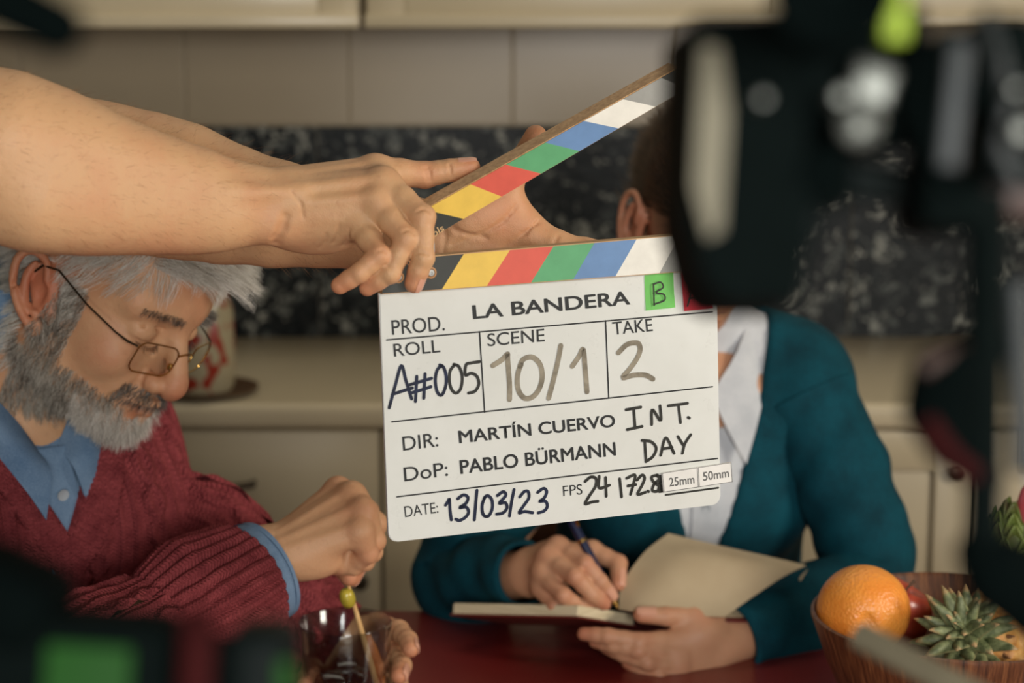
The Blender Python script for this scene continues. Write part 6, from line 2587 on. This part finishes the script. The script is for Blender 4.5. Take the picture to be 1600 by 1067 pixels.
g1 = t.mix(t.ramp(ed, [(0.40, 0.0), (0.49, 0.7)]), g0, s2l((150, 140, 96)))
f_ = t.math('ADD', sp_.outputs[1], t.math('MULTIPLY', t.math('SUBTRACT', nz_, 0.5), 0.5))
g2 = t.mix(t.ramp(f_, [(0.84, 0.0), (0.96, 1.0)]), g1, s2l((176, 142, 98)))
t.l(g2, t.b.inputs['Base Color'])
t.set(Roughness=0.5)
t.bump(t.noise(t.coords('UV', (60, 1.5, 1)), 2, 2), .3, .0006)
M_leaf = t.m
pine = thing('pineapple', 'pineapple lying in the wooden bowl with its green crown toward the viewer', 'pineapple', p0)
W = Vol(np.minimum(N3(p0), N3(p1)) - .09, np.maximum(N3(p0), N3(p1)) + .11, .0024)
L0, L1 = N3(p0) + N3(pax) * .012, N3(p0) + N3(pax) * .125
W.apply(rcone(L0, L1, .020, .046), .02)
W.apply(rcone(N3(p0) + N3(pax) * .050, N3(p0) + N3(pax) * .105, .047, .050), .02)
e1 = N3(pax.orthogonal().normalized())
e2 = np.cross(N3(pax), e1)
rngp = np.random.default_rng(3)
for ring in range(9):
    z_ = .022 + ring * .0145
    R_ = np.interp(z_, [.012, .04, .075, .11, .14, .17], [.026, .044, .051, .050, .043, .02])
    m_ = max(5, int(round(2 * PI * R_ / .019)))
    for k in range(m_):
        a = 2 * PI * (k + .5 * (ring % 2)) / m_
        c = N3(p0) + N3(pax) * z_ + (e1 * math.cos(a) + e2 * math.sin(a)) * (R_ - .001)
        W.apply(ell(c, (.0092, .0092, .0092)), .0022)
        W.apply(ell(c + (e1 * math.cos(a) + e2 * math.sin(a)) * .0090, (.0030,) * 3), .002, 's')
v, q = W.nets()
body_ = put('rind', mesh_np('rind', v, q), M_rind, pine)


def leaf_mesh(name, base, axis, out, length, width, bend, curl, mat, parent, thick=.0011, nv=9, nu=5):
    """channelled pointed leaf: starts along axis, bends toward out"""
    axis, out = N3(axis), N3(out)
    side = np.cross(axis, out)
    side /= np.linalg.norm(side)
    p = N3(base).copy()
    rows, uv = [], []
    ang = curl
    for j in range(nv):
        v_ = j / (nv - 1)
        d = axis * math.cos(ang) + out * math.sin(ang)
        nrm = -axis * math.sin(ang) + out * math.cos(ang)
        w_ = width * (1.0 - 0.15 * v_) * (1 - v_ ** 1.9) ** 0.9 + .0004
        for i in range(nu):
            u_ = i / (nu - 1) - .5
            rows.append(p + side * (u_ * w_) - nrm * (0.42 * w_ * (1 - (2 * u_) ** 2)) * 1.0)
            uv.append((u_ + .5, v_))
        p = p + d * (length / (nv - 1))
        ang += bend / (nv - 1)
    i, j = np.meshgrid(np.arange(nv - 1), np.arange(nu - 1), indexing='ij')
    q = np.stack([i * nu + j, i * nu + j + 1, (i + 1) * nu + j + 1, (i + 1) * nu + j], axis=-1).reshape(-1, 4)
    me = mesh_np(name, np.array(rows), q, uv)
    bm = bmesh.new()
    bm.from_mesh(me)
    bmesh.ops.solidify(bm, geom=list(bm.faces), thickness=thick)
    bm.to_mesh(me)
    bm.free()
    smooth(me)
    return put(name, me, mat, parent)


crax = N3((-pax * 0.35 + UP * 0.62 + cam_vec(0, 0, 0.50)).normalized())
f1 = N3(Vector(crax).orthogonal().normalized())
f2 = np.cross(crax, f1)
cb = N3(p0) - N3(pax) * .004
nL = 46
for k in range(nL):
    tt_ = k / (nL - 1)                                     # 0 innermost, 1 outermost
    a = k * 2.39996 + .3
    out = f1 * math.cos(a) + f2 * math.sin(a)
    tilt = .10 + 1.25 * tt_ ** 0.9
    ln = (.032 + .014 * math.sin(PI * min(1, tt_ * 1.05))) * rngp.uniform(.8, 1.2)
    wd = (.0105 + .0115 * math.sin(PI * (0.15 + .75 * tt_))) * rngp.uniform(.9, 1.1)
    base = cb + out * (.003 + .011 * tt_) - crax * (.018 * tt_)
    leaf_mesh('leaf', base, crax, out, ln, wd, .50 + .7 * rngp.random(), tilt - .25, M_leaf, pine, thick=.0006)
# dry brown bracts at the left of the crown
M_dry = plain('dry_leaf', s2l((134, 92, 56)), .7, nscale=90, noise=.3)
for k in range(12):
    a = k * 2 * PI / 12
    out = e1 * math.cos(a) + e2 * math.sin(a)
    leaf_mesh('dry_leaf', N3(p0) + N3(pax) * .016 + out * .020, N3(pax) * -.4 + out * .2, out, .020, .006, 1.2, .9, M_dry, pine, nv=6, nu=3)

# artichoke in the back of the bowl
M_art = NT('artichoke_leaf')
M_art.l(M_art.mix(M_art.ramp(M_art.noise(M_art.coords(), 60, 3), [(0.45, 0.0), (0.7, 0.6)]), s2l((106, 122, 52)), s2l((104, 66, 70))), M_art.b.inputs['Base Color'])
M_art.set(Roughness=.55)
ac = P(1588, 842, 1.960)
art = thing('artichoke', 'green artichoke at the right edge of the picture beside the black post', 'artichoke', ac - Vector((0, 0, .024)))
MB().lathe([(0, -.024), (.010, -.024), (.011, -.022), (.026, -.018), (.030, 0), (.024, .02), (0, .034)], ac, n=24, cap=False).build('core', M_art.m, art)
k = 0
for ring, (zz, rr, m_) in enumerate(((-.016, .027, 9), (-.006, .031, 10), (.006, .030, 10), (.016, .025, 8), (.025, .016, 6))):
    for i in range(m_):
        a = 2 * PI * (i + .5 * (ring % 2)) / m_
        out = np.array((math.cos(a), math.sin(a), 0))
        leaf_mesh('leaf', N3(ac) + out * (rr - .002) + (0, 0, zz - .010), (0, 0, 1), out, .026, .019, -.9, .55 - .05 * ring, M_art.m, art, thick=.002, nv=7, nu=5)
# ================================================================== film gear in front of the lens
M_blk = plain('black_plastic', (.0022, .0042, .0038), 0.8, spec=.03, nscale=200, noise=.15)
M_blk2 = plain('black_anodised', (.003, .0055, .005), 0.6, spec=.08)
M_rub = plain('black_rubber', (.0015, .0030, .0028), 0.9, spec=.02)
M_gry = plain('grey_metal', s2l((96, 98, 92)), 0.4, metal=.6)
M_flaglit = plain('lit_flag_cream', s2l((112, 106, 86)), 0.7)  # lit face of the matte box flag, put into the base colour
M_lime = plain('lime_tape', s2l((150, 176, 28)), 0.6)
M_redp = plain('dark_red_plastic', s2l((48, 12, 12)), 0.9, spec=.1)
M_brn = plain('brown_leather', s2l((60, 42, 34)), 0.6)
M_tealg = plain('grey_tube', s2l((38, 43, 43)), 0.6)

CR = Matrix((RIGHT, -FWD, UP)).transposed()           # columns: right, toward the viewer, up
CR = Matrix(((RIGHT.x, FWD.x, UP.x), (RIGHT.y, FWD.y, UP.y), (RIGHT.z, FWD.z, UP.z)))


def gbox(name, x0, y0, x1, y1, d, depth, mat, parent, bev=.004, roll=0.0, yaw=0.0):
    """box whose near side spans the given part of the view at distance d"""
    c = P((x0 + x1) / 2, (y0 + y1) / 2, d)
    w_, h_ = abs(x1 - x0) / F * d, abs(y1 - y0) / F * d
    R_ = CR @ Matrix.Rotation(yaw, 3, 'Z') @ Matrix.Rotation(roll, 3, 'Y')
    return MB().box(c + FWD * (depth / 2), (w_, depth, h_), R_, bev=min(bev, w_ * .4, h_ * .4, depth * .4), seg=3).build(name, mat, parent)


GD = 0.58
post = P(1540, 700, .60)
rig = thing('cinema_camera', 'black cinema camera with matte box, blurred in front at upper right', 'camera', P(1250, 300, GD))
gbox('camera_body', 1150, 40, 1400, 230, GD + .01, .11, M_blk, rig, .008, yaw=.25)
# lens barrel and matte box look into the scene
lc0, lc1 = P(1200, 330, GD + .005), P(1170, 318, GD + .14)
barrel = MB().cyl(lc0, lc1, .0165, .0165, 40, .002).build('lens_barrel', M_blk2, rig)
for k in range(3):
    a = lc0.lerp(lc1, .15 + .28 * k)
    b = lc0.lerp(lc1, .27 + .28 * k)
    MB().cyl(a, b, .0180, .0180, 48, .001).build('focus_ring', M_rub, barrel)
# matte box hood: four sides around an opening
hood = MB()
poly = [(1072, 330), (1082, 25), (1235, 20), (1275, 300), (1252, 472), (1130, 472), (1098, 430)]
pc = [P(x, y, GD - .01) for x, y in poly]
a = [hood.bm.verts.new(p) for p in pc]
b = [hood.bm.verts.new(p + FWD * .085 + (p - sum(pc, Vector()) / 7) * .10) for p in pc]
hood.bm.faces.new(a)
hood.bm.faces.new(list(reversed(b)))
for i in range(7):
    j = (i + 1) % 7
    hood.bm.faces.new((a[j], a[i], b[i], b[j]))
bmesh.ops.recalc_face_normals(hood.bm, faces=hood.bm.faces)
bmesh.ops.bevel(hood.bm, geom=list(hood.bm.edges), offset=.0015, segments=2, affect='EDGES')
hd = hood.build('matte_box', M_blk, rig, sm=False)
# side flag on its left, light catching it painted as a pale colour
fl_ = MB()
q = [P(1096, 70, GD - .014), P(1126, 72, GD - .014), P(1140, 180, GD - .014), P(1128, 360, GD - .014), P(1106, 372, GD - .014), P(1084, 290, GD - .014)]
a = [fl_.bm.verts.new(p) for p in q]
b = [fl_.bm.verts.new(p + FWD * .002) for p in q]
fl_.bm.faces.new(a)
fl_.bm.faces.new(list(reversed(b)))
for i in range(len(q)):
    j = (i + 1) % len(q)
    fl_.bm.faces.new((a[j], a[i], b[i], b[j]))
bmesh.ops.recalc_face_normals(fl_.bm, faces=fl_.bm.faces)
fl_.build('side_flag', M_flaglit, hd, sm=False)
# viewfinder eye cup above, seen end on
ec0, ec1 = P(1302, -15, .50), P(1290, 20, .58)
eye = MB().cyl(ec0, ec1, .0155, .0135, 40, .002).build('viewfinder', M_rub, rig)
MB().lathe([(.0145, -.001), (.0160, -.003), (.0150, -.006), (.009, -.004), (.008, .002)], ec0, (ec1 - ec0).to_track_quat('Z', 'Y').to_matrix(), 40, cap=False).build('eye_cup', M_rub, eye)
gbox('tape_mark', 1382, -20, 1420, 62, .56, .01, M_lime, rig, .001)
# side plate with knobs
gbox('side_plate', 1330, 95, 1400, 165, GD - .005, .006, M_gry, rig, .002, roll=.3)
for (x, y, r_, m_) in ((1190, 155, .0022, M_gry), (1312, 152, .0030, M_gry), (1342, 196, .0058, M_gry)):
    c = P(x, y, GD - .015)
    MB().lathe([(0, -.004), (r_ * .6, -.0038), (r_, -.002), (r_, .004), (r_ * .7, .012), (0, .012)], c, FWD.to_track_quat('Z', 'Y').to_matrix(), 24, cap=False).build('knob', m_, rig)
# rods and follow focus toward the support at the right
for dy in (0, 26):
    MB().cyl(P(1290, 262 + dy, GD + .03), P(1560, 300 + dy, GD + .03), .0038, .0038, 20, .0006).build('rod', M_blk2, rig)
gbox('follow_focus', 1250, 230, 1335, 330, GD, .03, M_blk, rig, .006, roll=-.2)
MB().cyl(P(1290, 270, GD - .012), P(1290, 270, GD + .002), .0075, .0080, 30, .001).build('focus_wheel', M_rub, rig)

# ---- support: head, monitor arm, cables on a post with tripod feet
tri = thing('camera_support', 'black camera support with post and clamps, blurred along the right edge', 'camera support', (P(1700, 980, .62).x, P(1700, 980, .62).y, 0))
pw = P(1700, 980, .62)
MB().tube([P(1542, 300, .60), P(1540, 500, .60), P(1538, 720, .60), P(1536, 800, .60), P(1540, 880, .60)], [.0062, .0058, .0056, .0052, .0070], 20).build('arm', M_blk, tri)
W = Vol(N3(P(1560, 920, .60)) - .06, N3(P(1600, 920, .61)) + .06, .0018)
for a, b, ra, rb in (((1524, 862, .60), (1560, 905, .60), .0062, .0085), ((1560, 905, .60), (1625, 950, .60), .0085, .0095), ((1560, 872, .60), (1650, 905, .61), .0060, .0085), ((1625, 950, .60), (1700, 980, .62), .0095, .0095)):
    W.apply(rcone(P(*a), P(*b), ra, rb), .008)
v, q = W.nets()
put('arm_joint', mesh_np('arm_joint', v, q), M_rub, tri)
MB().cyl((pw.x, pw.y, .02), (pw.x, pw.y, pw.z + .03), .011, .011, 24, .001).build('post', M_blk, tri)
MB().cyl(P(1588, 440, .62), P(1600, 740, .62), .0040, .0040, 20, .0006).build('grey_tube', M_tealg, tri)
gbox('tripod_head', 1440, 282, 1560, 360, GD, .05, M_blk, tri, .006)
gbox('head_plate', 1520, 275, 1640, 340, GD + .02, .03, M_brn, tri, .004)
gbox('battery', 1455, 40, 1500, 300, GD, .035, M_blk, tri, .006, roll=.10)
gbox('battery_strip', 1474, 60, 1512, 265, GD - .004, .004, M_gry if False else M_tealg, tri, .002, roll=.10)
gbox('receiver', 1515, 20, 1640, 170, GD, .04, M_blk, tri, .007, roll=-.06)
gbox('transmitter', 1530, 165, 1660, 290, GD + .01, .04, M_blk2, tri, .006, roll=.05)
MB().tube([P(1540, 20, GD), P(1562, 90, GD - .01), P(1575, 160, GD), P(1560, 230, GD), P(1590, 290, GD)], .0022, 10).build('cable', M_tealg, tri)
MB().tube([P(1430, 20, GD + .02), P(1440, 90, GD), P(1432, 160, GD), P(1452, 240, GD), P(1500, 300, GD)], .0030, 10).build('cable', M_rub, tri)
for (x, y, r_) in ((1596, 205, .0034), (1585, 140, .0020)):
    c = P(x, y, GD - .01)
    MB().lathe([(0, -.003), (r_ * .7, -.0028), (r_, -.001), (r_, .006), (0, .008)], c, FWD.to_track_quat('Z', 'Y').to_matrix(), 20, cap=False).build('knob', M_gry, tri)
# hand grip bulging to the left of the post
g = [P(1540, 540, .61), P(1480, 590, .60), P(1462, 640, .60), P(1490, 690, .60), P(1540, 745, .61)]
W = Vol(np.min([N3(p) for p in g], axis=0) - .03, np.max([N3(p) for p in g], axis=0) + .03, .0018)
for a, b, ra, rb in zip(g, g[1:], (.008, .010, .0085, .0075), (.010, .0085, .0075, .006)):
    W.apply(rcone(a, b, ra, rb), .006)
v, q = W.nets()
grip = put('hand_grip', mesh_np('hand_grip', v, q), M_rub, tri)
MB().tube([P(1448, 655, .592), P(1478, 700, .592), P(1525, 742, .597)], .0028, 10).build('grip_strap', M_redp, grip)
MB().tube([P(1440, 575, .592), P(1468, 560, .592), P(1505, 548, .597)], .0028, 10).build('grip_band', M_brn, grip)
hub = Vector((pw.x, pw.y, .34))
MB().cyl(hub, hub + Vector((0, 0, .07)), .022, .018, 24, .003).build('leg_hub', M_blk, tri)
for k in range(3):
    a = 2 * PI * k / 3 + .5
    MB().cyl(hub + Vector((0, 0, .02)), (pw.x + .36 * math.cos(a), pw.y + .36 * math.sin(a), .010), .010, .008, 14).build('leg', M_blk, tri)

# ---- monitor on a stand at the lower left
M_scr = NT('green_screen')
M_scr.set(Base_Color=(0, 0, 0), Roughness=.6)
M_scr.b.inputs['Specular IOR Level'].default_value = 0.08
M_scr.b.inputs['Emission Color'].default_value = s2l((60, 120, 50)) + (1,)
M_scr.b.inputs['Emission Strength'].default_value = 0.5
M_scr = M_scr.m
MD = .58
mon = thing('field_monitor', 'black monitor with a green display, blurred at the lower left', 'monitor', P(120, 1040, MD))
gbox('monitor_case', -70, 965, 262, 1190, MD, .035, M_blk, mon, .007, roll=.06)
gbox('screen', 68, 1012, 200, 1120, MD - .003, .004, M_scr, mon, .001, roll=.06)
gbox('sun_hood', -120, 880, 70, 1010, MD - .01, .05, M_rub, mon, .012, roll=.45)
gbox('battery', 345, 985, 455, 1190, MD, .035, M_blk2, mon, .006)
gbox('status_light', 432, 1035, 456, 1090, MD - .003, .004, M_scr, mon, .001)
MB().tube([P(307, 968, MD + .008), P(308, 1010, MD), P(305, 1060, MD), P(310, 1200, MD)], .0055, 14).build('red_cable', M_redp, mon)
gbox('mount_plate', 250, 1000, 360, 1180, MD + .01, .02, M_blk, mon, .004)
mp = P(160, 1150, MD + .02)
std = thing('monitor_stand', 'thin black stand carrying the monitor, below the picture', 'stand', (mp.x, mp.y, 0))
MB().cyl((mp.x, mp.y, .01), (mp.x, mp.y, mp.z + .01), .009, .009, 20).build('post', M_blk, std)
for k in range(3):
    a = 2 * PI * k / 3 + 1.2
    MB().cyl((mp.x, mp.y, .30), (mp.x + .30 * math.cos(a), mp.y + .30 * math.sin(a), .010), .008, .007, 12).build('leg', M_blk, std)

# ---- microphone on a boom at the upper left
ma, mb_ = P(-120, -60, .50), P(88, 42, .50)
mic = thing('boom_microphone', 'black microphone in a foam windshield, blurred in the top left corner', 'microphone', ma)
W = Vol(np.minimum(N3(ma), N3(mb_)) - .03, np.maximum(N3(ma), N3(mb_)) + .03, .0015)
W.apply(rcone(ma, mb_, .0090, .0072), .004)
v, q = W.nets()
put('windshield', mesh_np('windshield', v, q), M_rub, mic)
pbm = ma + (ma - mb_).normalized() * .02
bt = Vector((-.62, .30, 1.72))
MB().tube([ma, pbm, bt], .006, 12).build('boom_pole', M_blk2, mic)
bs = thing('boom_stand', 'black boom stand outside the picture at the left', 'stand', (bt.x, bt.y, 0))
MB().cyl((bt.x, bt.y, .01), bt, .011, .009, 18).build('post', M_blk, bs)
for k in range(3):
    a = 2 * PI * k / 3 + .2
    MB().cyl((bt.x, bt.y, .35), (bt.x + .32 * math.cos(a), bt.y + .32 * math.sin(a), .010), .009, .008, 12).build('leg', M_blk, bs)

# ---- tall folding chair: its top rail crosses the lower right corner
M_taupe = plain('taupe_wood', s2l((122, 114, 92)), .6, nscale=50, noise=.08)
r0, r1 = P(1342, 992, .86), P(1640, 1150, .80)
ch = thing('folding_chair', 'tall chair whose taupe rail crosses the lower right corner, blurred', 'chair', ((r0.x + r1.x) / 2, (r0.y + r1.y) / 2, 0))
MB().tube([r0, r0.lerp(r1, .33), r0.lerp(r1, .66), r1], .0062, 16).build('top_rail', M_taupe, ch)
e_ = r0.lerp(r1, .72)
for p in (e_, r1 - (r1 - r0) * .02):
    MB().cyl((p.x, p.y, .0), (p.x, p.y, p.z), .008, .0075, 14).build('leg', M_taupe, ch)
    MB().cyl((p.x + .10, p.y - .26, .0), (p.x + .10, p.y - .26, .72), .008, .0075, 14).build('leg', M_taupe, ch)
    MB().cyl((p.x + .10, p.y - .26, .70), (p.x, p.y, .70), .008, .008, 14).build('seat_rail', M_taupe, ch)
m_ = (e_ + r1) / 2
MB().box((m_.x + .05, m_.y - .13, .715), (abs(r1.x - e_.x) + .10, .28, .012), bev=.003).build('seat', M_taupe, ch)
